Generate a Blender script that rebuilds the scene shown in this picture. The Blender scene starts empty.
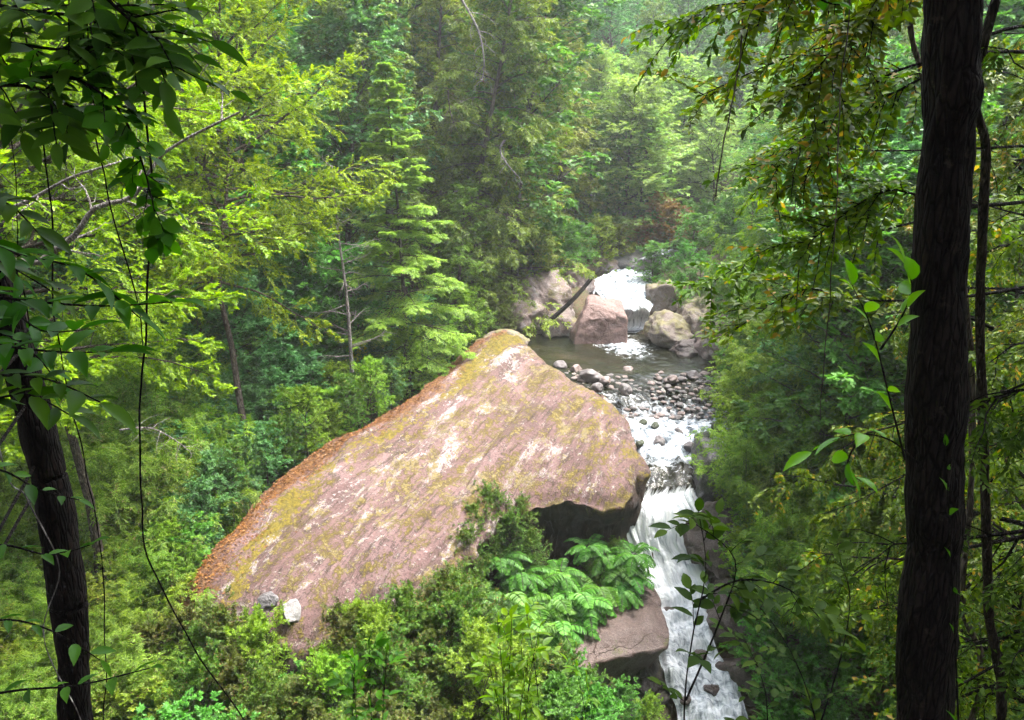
import bpy, math
import numpy as np
R = math.radians
PI = math.pi
S = bpy.context.scene
COL = S.collection
rng = np.random.default_rng(7)

# ---------------------------------------------------------------- camera model
PITCH = R(15); FPX = 800.0
CP, SP = math.cos(PITCH), math.sin(PITCH)
def ray(u, v):
    a = (u - 512) / FPX; b = (360 - v) / FPX
    return np.array([a, CP + b * SP, -SP + b * CP])
def at(u, v, y):
    d = ray(u, v); return d * (y / d[1])
def onz(u, v, z):
    d = ray(u, v); return d * (z / d[2])
def onplane(u, v, n, c):
    d = ray(u, v); return d * (c / np.dot(n, d))

# ---------------------------------------------------------------- noise
def _h(ix, iy, iz, s):
    n = (ix * 374761393 + iy * 668265263 + iz * 2147483647 + s * 974634777) & 0xffffffff
    n = ((n ^ (n >> 13)) * 1274126177) & 0xffffffff
    n = ((n ^ (n >> 16)) * 2246822519) & 0xffffffff
    return ((n ^ (n >> 15)) & 0xffffff) / float(0xffffff)
def vn(P, s=0):
    P = np.asarray(P, float); F = np.floor(P); f = P - F; I = F.astype(np.int64)
    f = f * f * f * (f * (f * 6 - 15) + 10)
    x, y, z = I[..., 0], I[..., 1], I[..., 2]; fx, fy, fz = f[..., 0], f[..., 1], f[..., 2]
    def L(a, b, t): return a + (b - a) * t
    return L(L(L(_h(x, y, z, s), _h(x+1, y, z, s), fx), L(_h(x, y+1, z, s), _h(x+1, y+1, z, s), fx), fy),
             L(L(_h(x, y, z+1, s), _h(x+1, y, z+1, s), fx), L(_h(x, y+1, z+1, s), _h(x+1, y+1, z+1, s), fx), fy), fz) * 2 - 1
def fbm(P, o=4, s=0, g=.5):
    a = 1.; t = 0.; P = np.asarray(P, float)
    for k in range(o):
        t = t + a * vn(P, s + k * 17); P = P * 2.03 + 11.7; a *= g
    return t
def sstep(a, b, x):
    t = np.clip((x - a) / (b - a), 0, 1); return t * t * (3 - 2 * t)
def nz(v):
    return v / np.maximum(np.linalg.norm(v, axis=-1, keepdims=True), 1e-9)

# ---------------------------------------------------------------- mesh
def mesh(name, V, faces, mats, smooth=False, mi=None):
    """faces: list of (m,k) int arrays"""
    me = bpy.data.meshes.new(name)
    V = np.asarray(V, np.float32)
    faces = [np.asarray(f, np.int32) for f in faces if len(f)]
    nl = sum(f.size for f in faces); nf = sum(len(f) for f in faces)
    me.vertices.add(len(V)); me.vertices.foreach_set('co', V.ravel())
    me.loops.add(nl); me.loops.foreach_set('vertex_index', np.concatenate([f.ravel() for f in faces]))
    me.polygons.add(nf)
    tot = np.concatenate([np.full(len(f), f.shape[1], np.int32) for f in faces])
    st = np.zeros(nf, np.int32); st[1:] = np.cumsum(tot)[:-1]
    me.polygons.foreach_set('loop_start', st); me.polygons.foreach_set('loop_total', tot)
    if smooth: me.polygons.foreach_set('use_smooth', np.ones(nf, bool))
    if mi is not None: me.polygons.foreach_set('material_index', np.asarray(mi, np.int32))
    me.update(calc_edges=True)
    for m in (mats if isinstance(mats, (list, tuple)) else [mats]): me.materials.append(m)
    return me
def attr(me, name, vals):
    a = me.attributes.new(name, 'FLOAT', 'POINT'); a.data.foreach_set('value', np.asarray(vals, np.float32))
def obj(name, me, parent=None, loc=None, rz=0, sc=1, **k):
    o = bpy.data.objects.new(name, me); COL.objects.link(o)
    if parent is not None: o.parent = parent
    if loc is not None: o.location = [float(q) for q in loc]
    o.rotation_euler = (0, 0, rz); o.scale = (sc, sc, sc)
    for q, w in k.items():
        if w is not None: o[q] = w
    return o
def empty(name, loc, rz=0, sc=1, **k):
    o = obj(name, None, None, loc, rz, sc, **k); o.empty_display_size = .3; return o
def dup(src, loc, rz=0, sc=1, tilt=None, **k):
    c = src.copy(); COL.objects.link(c); c.location = [float(q) for q in loc]; c.rotation_euler = (0, 0, rz)
    if tilt is not None: c.rotation_euler = (tilt[0], tilt[1], rz)
    c.scale = (sc, sc, sc) if not hasattr(sc, '__len__') else sc
    for q, w in k.items():
        if w is not None: c[q] = w
    for ch in src.children:
        d = ch.copy(); COL.objects.link(d); d.parent = c
        for g in ch.children:
            e = g.copy(); COL.objects.link(e); e.parent = d
    return c
def gridfaces(nr, nc, wrap=False):
    i = np.arange(nr - 1)[:, None]; j = np.arange(nc if wrap else nc - 1)[None, :]; j2 = (j + 1) % nc
    return np.stack([i*nc + j, i*nc + j2, (i+1)*nc + j2, (i+1)*nc + j], -1).reshape(-1, 4)

# ---------------------------------------------------------------- materials
class NT:
    def __init__(s, name):
        s.m = bpy.data.materials.new(name); s.m.use_nodes = True; s.t = s.m.node_tree; s.t.nodes.clear()
        s.out = s.n('ShaderNodeOutputMaterial')
    def n(s, ty, ins=None, **k):
        x = s.t.nodes.new(ty)
        for q, w in k.items(): setattr(x, q, w)
        for q, w in (ins or {}).items():
            i = x.inputs[q]
            if isinstance(w, bpy.types.NodeSocket): s.t.links.new(w, i)
            else: i.default_value = w
        return x
    def l(s, a, b): s.t.links.new(a, b)
    def noise(s, vec, scale, detail=4, rough=.55, dist=0):
        return s.n('ShaderNodeTexNoise', {'Vector': vec, 'Scale': scale, 'Detail': detail, 'Roughness': rough, 'Distortion': dist}).outputs['Fac']
    def ramp(s, fac, stops, interp='LINEAR'):
        r = s.n('ShaderNodeValToRGB', {'Fac': fac}); e = r.color_ramp; e.interpolation = interp
        while len(e.elements) < len(stops): e.elements.new(.5)
        for q, (p, c) in zip(e.elements, stops):
            q.position = p; q.color = (*c, 1) if hasattr(c, '__len__') else (c, c, c, 1)
        return r.outputs['Color']
    def mix(s, f, a, b, blend='MIX'):
        x = s.n('ShaderNodeMix', data_type='RGBA', blend_type=blend)
        for i, w in ((0, f), (6, a), (7, b)):
            if isinstance(w, bpy.types.NodeSocket): s.l(w, x.inputs[i])
            else: x.inputs[i].default_value = (w if i == 0 else (*w, 1))
        return x.outputs[2]
    def math(s, op, a, b=0., c=None):
        x = s.n('ShaderNodeMath', operation=op)
        for i, w in enumerate((a, b, c)):
            if w is None: continue
            if isinstance(w, bpy.types.NodeSocket): s.l(w, x.inputs[i])
            else: x.inputs[i].default_value = w
        return x.outputs[0]
    def at(s, name): return s.n('ShaderNodeAttribute', attribute_name=name).outputs['Fac']
    def mapping(s, vec, scale=(1, 1, 1), rot=(0, 0, 0)):
        return s.n('ShaderNodeMapping', {'Vector': vec, 'Scale': scale, 'Rotation': rot}).outputs[0]
    def bump(s, h, strength, dist):
        return s.n('ShaderNodeBump', {'Height': h, 'Strength': strength, 'Distance': dist}).outputs[0]
    def pbsdf(s, col, rough, normal=None, **k):
        p = s.n('ShaderNodeBsdfPrincipled', {'Roughness': rough})
        if isinstance(col, bpy.types.NodeSocket): s.l(col, p.inputs['Base Color'])
        else: p.inputs['Base Color'].default_value = (*col, 1)
        if normal is not None: s.l(normal, p.inputs['Normal'])
        for q, w in k.items():
            i = p.inputs[q.replace('_', ' ')]
            if isinstance(w, bpy.types.NodeSocket): s.l(w, i)
            else: i.default_value = w
        return p.outputs[0]
    def done(s, sh): s.l(sh, s.out.inputs['Surface']); return s.m

def leafmat(name, cols, tr=.4, trcol=(1.25, 1.35, .55), rough=.45, odd=None, tint=.35, spec=.3):
    """cols: dark .. light; odd: (colour, share) for off-colour leaves"""
    t = NT(name)
    g = t.n('ShaderNodeNewGeometry'); oi = t.n('ShaderNodeObjectInfo')
    r = g.outputs['Random Per Island']
    tc = t.n('ShaderNodeTexCoord').outputs['Object']
    big = t.noise(tc, .7, 2)
    f = t.math('ADD', t.math('MULTIPLY', r, .55), t.math('MULTIPLY', big, .75))
    f = t.math('SUBTRACT', f, .16)
    n = len(cols)
    c = t.ramp(f, [(.1 + .8 * i / (n - 1), q) for i, q in enumerate(cols)])
    hs = t.n('ShaderNodeHueSaturation', {'Color': c, 'Saturation': 1.12})
    t.l(t.math('MULTIPLY_ADD', oi.outputs['Random'], .03, .485), hs.inputs['Hue'])
    t.l(t.math('MULTIPLY_ADD', oi.outputs['Random'], tint, 1 - tint * .5), hs.inputs['Value'])
    c = hs.outputs[0]
    if odd:
        wn = t.n('ShaderNodeTexWhiteNoise', {'W': r}, noise_dimensions='1D').outputs['Value']
        pa = t.math('MULTIPLY', t.noise(tc, 1.7, 2), 1.0)
        k = t.math('LESS_THAN', t.math('ADD', wn, t.math('MULTIPLY', t.math('SUBTRACT', .55, pa), 1.2)), odd[1])
        c = t.mix(k, c, odd[0])
    p = t.pbsdf(c, rough, Specular_IOR_Level=spec)
    tc2 = t.mix(1.0, c, trcol, 'MULTIPLY')
    tl = t.n('ShaderNodeBsdfTranslucent', {'Color': tc2}).outputs[0]
    mx = t.n('ShaderNodeMixShader', {0: tr}); t.l(p, mx.inputs[1]); t.l(tl, mx.inputs[2])
    return t.done(mx.outputs[0])

def barkmat(name, a, b, sc=1, moss=None):
    t = NT(name); tc = t.n('ShaderNodeTexCoord').outputs['Object']
    v = t.mapping(tc, (sc*7, sc*7, sc*1.6))
    n1 = t.noise(v, 2.2, 6, .65); n2 = t.noise(tc, 2.1*sc, 3)
    c = t.ramp(n1, [(.3, a), (.7, b)])
    c = t.mix(t.ramp(n2, [(.45, 0), (.7, .6)]), c, tuple(q*.5 for q in a))
    if moss: c = t.mix(t.ramp(t.noise(tc, 1.3*sc, 5), [(.5, 0), (.62, .8)]), c, moss)
    rd = t.n('ShaderNodeTexVoronoi', {'Vector': t.mapping(t.mapping(tc, (1, 1, .16)), (1, 1, 1)), 'Scale': 26*sc, 'Randomness': 1.}, feature='DISTANCE_TO_EDGE').outputs['Distance']
    rd = t.ramp(t.math('ADD', rd, t.math('MULTIPLY', t.math('SUBTRACT', n1, .5), .25)), [(.0, 0), (.22, 1)])
    c = t.mix(t.math('MULTIPLY', t.math('SUBTRACT', 1., rd), .75), c, tuple(q*.35 for q in a))
    c = t.mix(t.math('MULTIPLY', t.ramp(t.noise(tc, 5*sc, 5, .7), [(.6, 0), (.68, 1)]), .5), c, (b[0]*2.2, b[1]*2.4, b[2]*2.1))
    return t.done(t.pbsdf(c, .9, t.bump(t.math('ADD', t.math('MULTIPLY', n1, .6), rd), 1., .025), Specular_IOR_Level=.12))

def rockmat(name, base, light, dark, moss, mossamt=.5, wet=.0, sc=1., litter=False, rot=0., stretch=(1, 1, 1), pale=.5):
    base, light, dark = [tuple(q*.55 for q in w) for w in (base, light, dark)]; moss = tuple(q*.55 for q in moss)
    t = NT(name); tc = t.n('ShaderNodeTexCoord').outputs['Object']
    v = t.mapping(t.mapping(tc, (1, 1, 1), (0, 0, rot)), stretch)
    n1 = t.noise(v, .55*sc, 6, .62, .4); n2 = t.noise(v, 2.4*sc, 7, .7, .2); n3 = t.noise(tc, 11*sc, 5, .7); n4 = t.noise(v, .35*sc, 5, .6, 1.2)
    c = t.ramp(n1, [(.3, dark), (.48, base), (.7, tuple(q*1.15 for q in base))])
    c = t.mix(t.ramp(n2, [(.35, .0), (.7, .55)]), c, tuple(q*.62 for q in base))
    pm = t.math('MULTIPLY', t.ramp(n4, [(.42, 0), (.6, 1)]), t.ramp(n2, [(.47, 0), (.56, 1)]))
    c = t.mix(t.math('MULTIPLY', pm, pale), c, light)
    n5 = t.noise(tc, 6*sc, 5, .75); n6 = t.noise(tc, 26*sc, 4, .75)
    cr = t.n('ShaderNodeTexVoronoi', {'Vector': t.n('ShaderNodeVectorMath', {0: v, 1: t.n('ShaderNodeTexNoise', {'Vector': tc, 'Scale': 1.4*sc, 'Detail': 5.}).outputs['Color']}, operation='ADD').outputs[0], 'Scale': .3*sc}, feature='DISTANCE_TO_EDGE').outputs['Distance']
    crk = t.ramp(cr, [(0, 1), (.010, 0)])
    c = t.mix(t.math('MULTIPLY', t.ramp(n5, [(.6, 0), (.66, 1)]), .55), c, light)
    c = t.mix(t.ramp(n3, [(.3, .7), (.48, 0)]), c, tuple(q*.35 for q in dark))
    c = t.mix(t.math('MULTIPLY', crk, .0 if litter else .25), c, tuple(q*.4 for q in dark))
    c = t.mix(t.math('MULTIPLY', t.ramp(n6, [(.38, 1), (.48, 0)]), .85), c, tuple(q*.45 for q in dark))
    c = t.mix(t.math('MULTIPLY', t.ramp(n6, [(.57, 0), (.63, 1)]), .6), c, light)
    geo = t.n('ShaderNodeNewGeometry')
    up = t.n('ShaderNodeSeparateXYZ', {0: geo.outputs['Normal']}).outputs['Z']
    mm = t.math('ADD', t.noise(v, 1.0*sc, 6, .68, .6), t.math('MULTIPLY', t.math('SUBTRACT', up, .8), .18))
    mm = t.math('ADD', mm, t.math('MULTIPLY', t.math('SUBTRACT', n3, .5), .35)); mo = t.ramp(mm, [(.58 - .14*mossamt, 0), (.62 - .14*mossamt, 1)])
    mo = t.math('MULTIPLY', mo, t.math('MULTIPLY', t.ramp(n3, [(.3, .3), (.55, 1)]), t.ramp(n6, [(.3, .2), (.5, 1)])))
    mc = t.ramp(t.noise(tc, 1.6*sc, 5, .7), [(.35, tuple(q*.55 for q in moss)), (.5, moss), (.68, (moss[0]*1.9, moss[1]*1.7, moss[2]*1.2))])
    c = t.mix(t.math('MULTIPLY', mo, .88), c, mc)
    if litter:
        la = t.math('ADD', t.at('litter'), t.math('MULTIPLY', t.math('SUBTRACT', t.noise(tc, 1.9, 5, .7), .5), 1.1))
        lc = t.ramp(t.noise(tc, 9, 4, .7), [(.33, (.05, .025, .012)), (.5, (.16, .065, .022)), (.66, (.27, .16, .06))])
        c = t.mix(t.ramp(la, [(.42, 0), (.58, .92)]), c, lc)
        ya = t.math('ADD', t.at('mossy'), t.math('MULTIPLY', t.math('SUBTRACT', t.noise(v, 1.7, 6, .7), .5), 1.4))
        ya = t.math('ADD', ya, t.math('MULTIPLY', t.math('SUBTRACT', n3, .5), .9)); c = t.mix(t.ramp(ya, [(.5, 0), (.6, .9)]), c, t.ramp(n3, [(.35, (.06, .052, .006)), (.6, (.17, .135, .012))]))
        wl = t.at('wall')
        wc = t.ramp(n2, [(.3, (.045, .028, .02)), (.55, (.13, .075, .05)), (.75, (.22, .14, .10))])
        c = t.mix(wl, c, wc)
    rg = t.math('MULTIPLY_ADD', n2, .3, .62 - .4*wet)
    h = t.math('SUBTRACT', t.math('ADD', t.math('ADD', t.math('MULTIPLY', n2, 1.), t.math('MULTIPLY', n3, .45)), t.math('MULTIPLY', n6, .15)), t.math('MULTIPLY', crk, .0 if litter else .5))
    return t.done(t.pbsdf(c, rg, t.bump(h, .8, .12/sc)))

# ---------------------------------------------------------------- stream sections (v, z, uleft, uright, foam, rough)
SEC = [(248, -5.2, 668, 700, .8, .1), (258, -6.0, 640, 690, .6, .12), (266, -6.6, 628, 666, .66, .1), (278, -6.8, 598, 655, .78, .1), (290, -6.9, 596, 650, .8, .1), (301, -7.02, 612, 649, .8, .09),
       (309, -7.25, 620, 650, .9, .1), (320, -7.9, 619, 650, .88, .1), (331.5, -8.38, 608, 652, .85, .06), (336, -8.42, 505, 712, .0, .02), (350, -8.43, 500, 722, .0, .02), (368, -8.45, 520, 728, .0, .02),
       (376, -8.5, 540, 730, .1, .03), (392, -8.8, 575, 735, .33, .09), (415, -9.3, 605, 728, .62, .12), (434, -9.62, 622, 722, .8, .14), (456, -9.98, 630, 715, .8, .13),
       (470, -10.25, 630, 698, .33, .05), (485, -10.5, 626, 694, .38, .05), (496, -10.8, 622, 694, .85, .08), (520, -11.4, 626, 694, .93, .12), (560, -12.6, 638, 696, .95, .14), (600, -13.5, 650, 704, .95, .14),
       (640, -14.15, 660, 714, .82, .14), (680, -14.75, 672, 732, .82, .14), (720, -15.3, 680, 748, .82, .14), (765, -15.9, 690, 765, .95, .14)]
SL = np.array([onz(a[2], a[0], a[1]) for a in SEC]); SR = np.array([onz(a[3], a[0], a[1]) for a in SEC])
SL = np.vstack([SL, [8.6, 14.4, -16.6], [12, 10.5, -17.6], [19, 6, -19]]); SR = np.vstack([SR, [11.6, 16.6, -16.6], [14.5, 14, -17.6], [22, 9.5, -19]])
SF = np.array([(a[4], a[5]) for a in SEC] + [(.9, .14)]*3)
SM = (SL + SR) / 2
# channel line for carving, extended up the valley
CH = np.vstack([[30, 92, 4, 2.5], [19, 66, -2.2, 2.], [12.5, 55, -4.2, 1.6],
                np.c_[SM, np.linalg.norm(SR[:, :2] - SL[:, :2], axis=1) / 2]])
CTRL = np.array([
    # valley in front of / under the slab
    (-7, 17, -12.2), (-3, 19, -13.2), (0, 20, -13.6), (2, 22.5, -13.5), (-3, 26, -11), (-7, 22, -10.9), (-5, 29, -9.6), (-10, 17, -11.5),
    (-8, 14, -12.9), (0, 15, -14.6), (4, 15.5, -15.6), (3.4, 19.3, -15), (-16, 14, -11),
    # near slope under the camera
    (0, 0, -1.75), (0, -10, 3), (-10, 0, -2), (10, 0, -2.5), (0, 4, -5.0), (0, 8, -9.2), (0, 12, -13), (-10, 8, -8.6), (10, 5, -9), (5, 3, -4.5), (-5, 3, -4.4),
    (-25, 2, 1), (-30, -12, 8), (25, -6, 2), (0, -30, 14), (40, -20, 10), (-50, -20, 14), (6, 9, -14),
    # left hillside
    (-12, 20, -9.7), (-13, 26, -8.2), (-9, 30, -7.6), (-5.5, 33, -7.6), (-3, 36, -7.4), (-1.5, 34.5, -8.6), (-20, 22, -6.5), (-20, 33, -2.5), (-12, 36, -4.6), (-28, 28, .5), (-6, 41, -4),
    (-14, 46, 2), (-25, 50, 9), (-2, 45, -3), (1.5, 40, -6.2), (3, 45, -5.2), (-6, 52, 4), (1, 56, 1.5), (-10, 68, 15), (4, 70, 6), (-40, 45, 16), (-40, 20, 4), (-60, 60, 32), (-30, 80, 30), (-60, 0, 12),
    # far head of the valley
    (16, 80, 5), (10, 90, 14), (25, 112, 22), (0, 112, 32), (50, 112, 30), (25, 150, 48), (-40, 150, 60), (90, 150, 55),
    # right bank and hill
    (9, 40, -6.4), (9.5, 33, -7.4), (9, 28.5, -7.9), (12.5, 34, -5), (8, 25.2, -9), (7.2, 23.2, -11), (11, 24, -8.6), (8.5, 20, -12.6), (11, 19.5, -12), (16, 28, -4.5), (16, 20, -9.5), (14, 44, -3.6), (20, 35, 0), (18, 56, .5), (22, 25, -3), (26, 16, -7),
    (30, 35, 6), (30, 60, 10), (42, 80, 20), (45, 40, 16), (50, 15, 8), (80, 60, 34), (80, 0, 18)], float)
def _seg(X, Y):
    P = np.stack([X, Y], -1); best = np.full(X.shape, 1e9); z = np.zeros(X.shape); w = np.ones(X.shape)
    for a, b in zip(CH[:-1], CH[1:]):
        d = b[:2] - a[:2]; t = np.clip(((P - a[:2]) @ d) / (d @ d), 0, 1)
        q = a[:2] + t[..., None] * d; r = np.linalg.norm(P - q, axis=-1)
        m = r < best; best = np.where(m, r, best); z = np.where(m, a[2] + t*(b[2]-a[2]), z); w = np.where(m, a[3] + t*(b[3]-a[3]), w)
    return best, z, w
_cp = np.vstack([CTRL, CH[:, :3] - [0, 0, .3]])
_n = len(_cp)
_K = np.linalg.norm(_cp[:, None, :2] - _cp[None, :, :2], axis=-1) + np.eye(_n) * .0
_A = np.zeros((_n+3, _n+3)); _A[:_n, :_n] = _K + np.eye(_n)*-.25; _A[:_n, _n] = 1; _A[_n, :_n] = 1; _A[:_n, _n+1:] = _cp[:, :2]; _A[_n+1:, :_n] = _cp[:, :2].T
_w = np.linalg.solve(_A, np.r_[_cp[:, 2], 0, 0, 0])
def ground(X, Y):
    X = np.asarray(X, float); Y = np.asarray(Y, float); sh = X.shape; X = X.ravel(); Y = Y.ravel()
    K = np.sqrt((X[:, None] - _cp[:, 0])**2 + (Y[:, None] - _cp[:, 1])**2)
    z = K @ _w[:_n] + _w[_n] + X*_w[_n+1] + Y*_w[_n+2]
    P = np.stack([X, Y, np.zeros_like(X)], -1)
    z = z + .35 * fbm(P * .35, 4, 3) * sstep(0, 3, np.hypot(X, Y)) + .06 * fbm(P * 2.2, 3, 9)
    d, cz, w = _seg(X, Y)
    bed = cz - .8 + .02*fbm(P*3, 2, 5) + np.maximum(0, d - w) * 1.5
    z = np.where((d < w + 1.2) & (Y.ravel() < 56), np.minimum(z, bed), z)
    rp = np.hypot((X - 4.7)/4.5, (Y - 33)/3.1); z = np.where(rp < 1.25, np.minimum(z, -9.3 + 9*np.maximum(0, rp - .95)), z)
    return z.reshape(sh)
def g1(x, y): return float(ground(np.array([x]), np.array([y]))[0])
SUNP, HAZE, EXPO = 1.5, .0007, 3.15
# ================================================================ setting
# materials
M = {}
t = NT('soil'); tc = t.n('ShaderNodeTexCoord').outputs['Object']
c = t.ramp(t.noise(tc, 1.1, 6, .7), [(.3, (.02, .014, .009)), (.5, (.055, .035, .02)), (.7, (.09, .06, .03))])
c = t.mix(t.ramp(t.noise(tc, 7, 5, .7), [(.5, 0), (.62, .8)]), c, (.045, .07, .014))
c = t.mix(t.ramp(t.noise(tc, 16, 4, .7), [(.58, 0), (.66, .8)]), c, (.14, .07, .025))
M['soil'] = t.done(t.pbsdf(c, .95, t.bump(t.noise(tc, 9, 6, .7), 1, .08)))
AX = math.atan2(-.9, -.43)
def slabmat():
    t = NT('slab_stone'); tc = t.n('ShaderNodeTexCoord').outputs['Object']; r = t.mapping(tc, (1, 1, 1), (0, 0, -AX))
    va = t.mapping(r, (.45, 1.3, 1)); vb = t.mapping(r, (.7, 1.25, 1))
    a1 = t.noise(va, .5, 6, .65, .5); a2 = t.noise(vb, 2.2, 8, .78, .3); a3 = t.noise(tc, 7.5, 6, .78); a4 = t.noise(tc, 19, 4, .8); a5 = t.noise(vb, .9, 7, .75, .4); a6 = t.noise(va, .65, 7, .72, 1.)
    gr = t.noise(t.mapping(r, (.35, 5., 1)), 1.6, 6, .75, .2)
    def hard(f, x, w=.03): return t.ramp(f, [(x - w, 0), (x + w, 1)])
    def cl(f, g, k): return t.math('ADD', f, t.math('MULTIPLY', t.math('SUBTRACT', g, .5), k))
    c = t.ramp(a1, [(.32, (.08, .048, .043)), (.5, (.155, .09, .085)), (.68, (.225, .145, .142))])
    c = t.mix(t.math('MULTIPLY', hard(cl(a2, a3, .5), .52), .85), c, (.05, .034, .026))
    c = t.mix(t.math('MULTIPLY', hard(cl(gr, a3, .4), .555, .04), .85), c, (.05, .032, .024))
    c = t.mix(t.math('MULTIPLY', hard(cl(cl(a6, a2, .9), a3, .6), .565, .03), .8), c, (.40, .34, .34))
    c = t.mix(t.math('MULTIPLY', hard(a3, .605, .02), .8), c, (.46, .42, .41))
    c = t.mix(t.math('MULTIPLY', t.ramp(a4, [(.36, 1), (.45, 0)]), .8), c, (.03, .019, .013))
    up = t.n('ShaderNodeSeparateXYZ', {0: t.n('ShaderNodeNewGeometry').outputs['Normal']}).outputs['Z']
    mo = t.math('MULTIPLY', hard(cl(cl(a5, a2, .9), a3, .9), .535, .03), t.ramp(a4, [(.34, .3), (.5, 1)]))
    mc = t.ramp(cl(a3, a2, .8), [(.38, (.032, .026, .006)), (.5, (.085, .062, .009)), (.64, (.17, .125, .014))])
    c = t.mix(t.math('MULTIPLY', mo, .9), c, mc)
    ya = cl(cl(t.at('mossy'), a5, 1.5), a3, 1.2)
    c = t.mix(t.ramp(ya, [(.5, 0), (.6, .92)]), c, t.ramp(a3, [(.35, (.05, .042, .005)), (.5, (.13, .10, .009)), (.65, (.21, .155, .012))]))
    la = cl(cl(t.at('litter'), a2, 1.7), a3, 1.1)
    c = t.mix(t.ramp(la, [(.48, 0), (.6, .9)]), c, t.ramp(a3, [(.36, (.035, .02, .01)), (.5, (.12, .05, .02)), (.64, (.23, .12, .045))]))
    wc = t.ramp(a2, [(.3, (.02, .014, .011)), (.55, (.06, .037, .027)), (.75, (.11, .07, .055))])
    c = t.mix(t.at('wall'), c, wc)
    h = cl(cl(a2, a3, .6), a4, .25); h = t.math('ADD', h, t.math('MULTIPLY', gr, .6))
    return t.done(t.pbsdf(c, .8, t.bump(h, 1., .16), Specular_IOR_Level=.3))
M['slab'] = slabmat()
M['boulder'] = rockmat('boulder_stone', (.36, .25, .22), (.62, .56, .55), (.16, .11, .09), (.15, .14, .02), .45, .1, 1.6, pale=.9)
M['mossbould'] = rockmat('mossy_boulder_stone', (.30, .22, .18), (.5, .46, .44), (.13, .09, .07), (.15, .14, .02), 1.0, .1, 1.6, pale=.6)
M['red'] = rockmat('red_stone', (.30, .175, .15), (.45, .3, .27), (.22, .12, .1), (.14, .12, .02), -.6, .2, 1.2, pale=.25)
M['grey'] = rockmat('grey_stone', (.17, .155, .16), (.4, .38, .4), (.07, .06, .06), (.06, .06, .015), .1, .8, 1.6, pale=.5)
M['wetrock'] = rockmat('wet_brown_stone', (.13, .085, .07), (.3, .25, .24), (.05, .032, .028), (.05, .06, .01), .15, .75, 1.3, pale=.3)
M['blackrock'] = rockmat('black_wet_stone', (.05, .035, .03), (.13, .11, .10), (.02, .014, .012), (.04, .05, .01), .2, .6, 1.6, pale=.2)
M['shelf'] = rockmat('shelf_stone', (.15, .092, .075), (.33, .25, .23), (.13, .08, .065), (.08, .08, .015), -.2, .5, 1.2, pale=.3)
M['cob1'] = rockmat('cobble_pink', (.33, .23, .20), (.6, .56, .56), (.15, .11, .1), (.1, .1, .02), -.5, .5, 4, pale=.6)
M['cob2'] = rockmat('cobble_grey', (.19, .155, .15), (.45, .43, .44), (.08, .07, .07), (.1, .1, .02), -.5, .7, 4, pale=.5)
M['mossrock'] = rockmat('mossy_stone', (.1, .09, .07), (.2, .2, .18), (.04, .04, .03), (.035, .06, .008), 1.8, .3, 3, pale=.2)
M['white'] = rockmat('pale_stone', (.5, .47, .46), (.7, .68, .68), (.3, .27, .26), (.1, .1, .02), .0, 0, 3, pale=.7)

def build_terrain():
    # warped grid: fine near, coarse far
    s = np.linspace(-1, 1, 441); gx = np.sign(s) * (np.abs(s) * 28 + np.abs(s)**4 * 92)
    q = np.linspace(0, 1, 521); gy = -32 + q * 95 + np.maximum(0, q - .6)**2 * 720
    X, Y = np.meshgrid(gx + 2, gy); Z = ground(X, Y)
    me = mesh('ground', np.stack([X, Y, Z], -1).reshape(-1, 3), [gridfaces(*X.shape)], M['soil'], True)
    obj('ground', me, kind='structure')
build_terrain()

# ---- the slab
def smoothloop(P, n):
    P = np.asarray(P, float); m = len(P); t = np.linspace(0, m, n, endpoint=False); i = np.floor(t).astype(int); f = (t - i)[:, None]
    p0, p1, p2, p3 = P[(i-1) % m], P[i % m], P[(i+1) % m], P[(i+2) % m]
    return .5 * ((2*p1) + (-p0+p2)*f + (2*p0-5*p1+4*p2-p3)*f**2 + (-p0+3*p1-3*p2+p3)*f**3)
q1, q2, q3 = at(505, 332, 32), at(200, 590, 17), at(625, 495, 22)
PN = np.cross(q2 - q1, q3 - q1); PN = PN / np.linalg.norm(PN); PN = PN * np.sign(PN[2]); PC = float(PN @ q1)
def planez(x, y): return (PC - PN[0]*x - PN[1]*y) / PN[2]
OUT = [(500,329),(522,337),(540,352),(562,372),(590,386),(614,404),(632,424),(641,450),(639,476),(629,494),(608,499),(580,496),(545,495),(520,503),(492,520),(470,545),(440,578),(400,592),(360,602),(325,624),(290,632),
       (240,620),(200,618),(172,605),(200,563),(232,520),(262,489),(300,458),(345,432),(385,413),(420,388),(450,360),(476,338)]
OP = np.array([onplane(u, v, PN, PC)[:2] for u, v in OUT])
def inpoly_sd(X, Y, P):
    """signed distance, >0 inside"""
    A = P; B = np.roll(P, -1, 0); d = np.full(X.shape, 1e9); ins = np.zeros(X.shape, bool)
    for a, b in zip(A, B):
        e = b - a; t = np.clip(((X-a[0])*e[0] + (Y-a[1])*e[1]) / (e @ e), 0, 1)
        d = np.minimum(d, np.hypot(X - a[0] - t*e[0], Y - a[1] - t*e[1]))
        c = ((a[1] > Y) != (b[1] > Y)) & (X < (b[0]-a[0]) * (Y-a[1]) / (b[1]-a[1] + 1e-12) + a[0]); ins ^= c
    return np.where(ins, d, -d)
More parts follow.
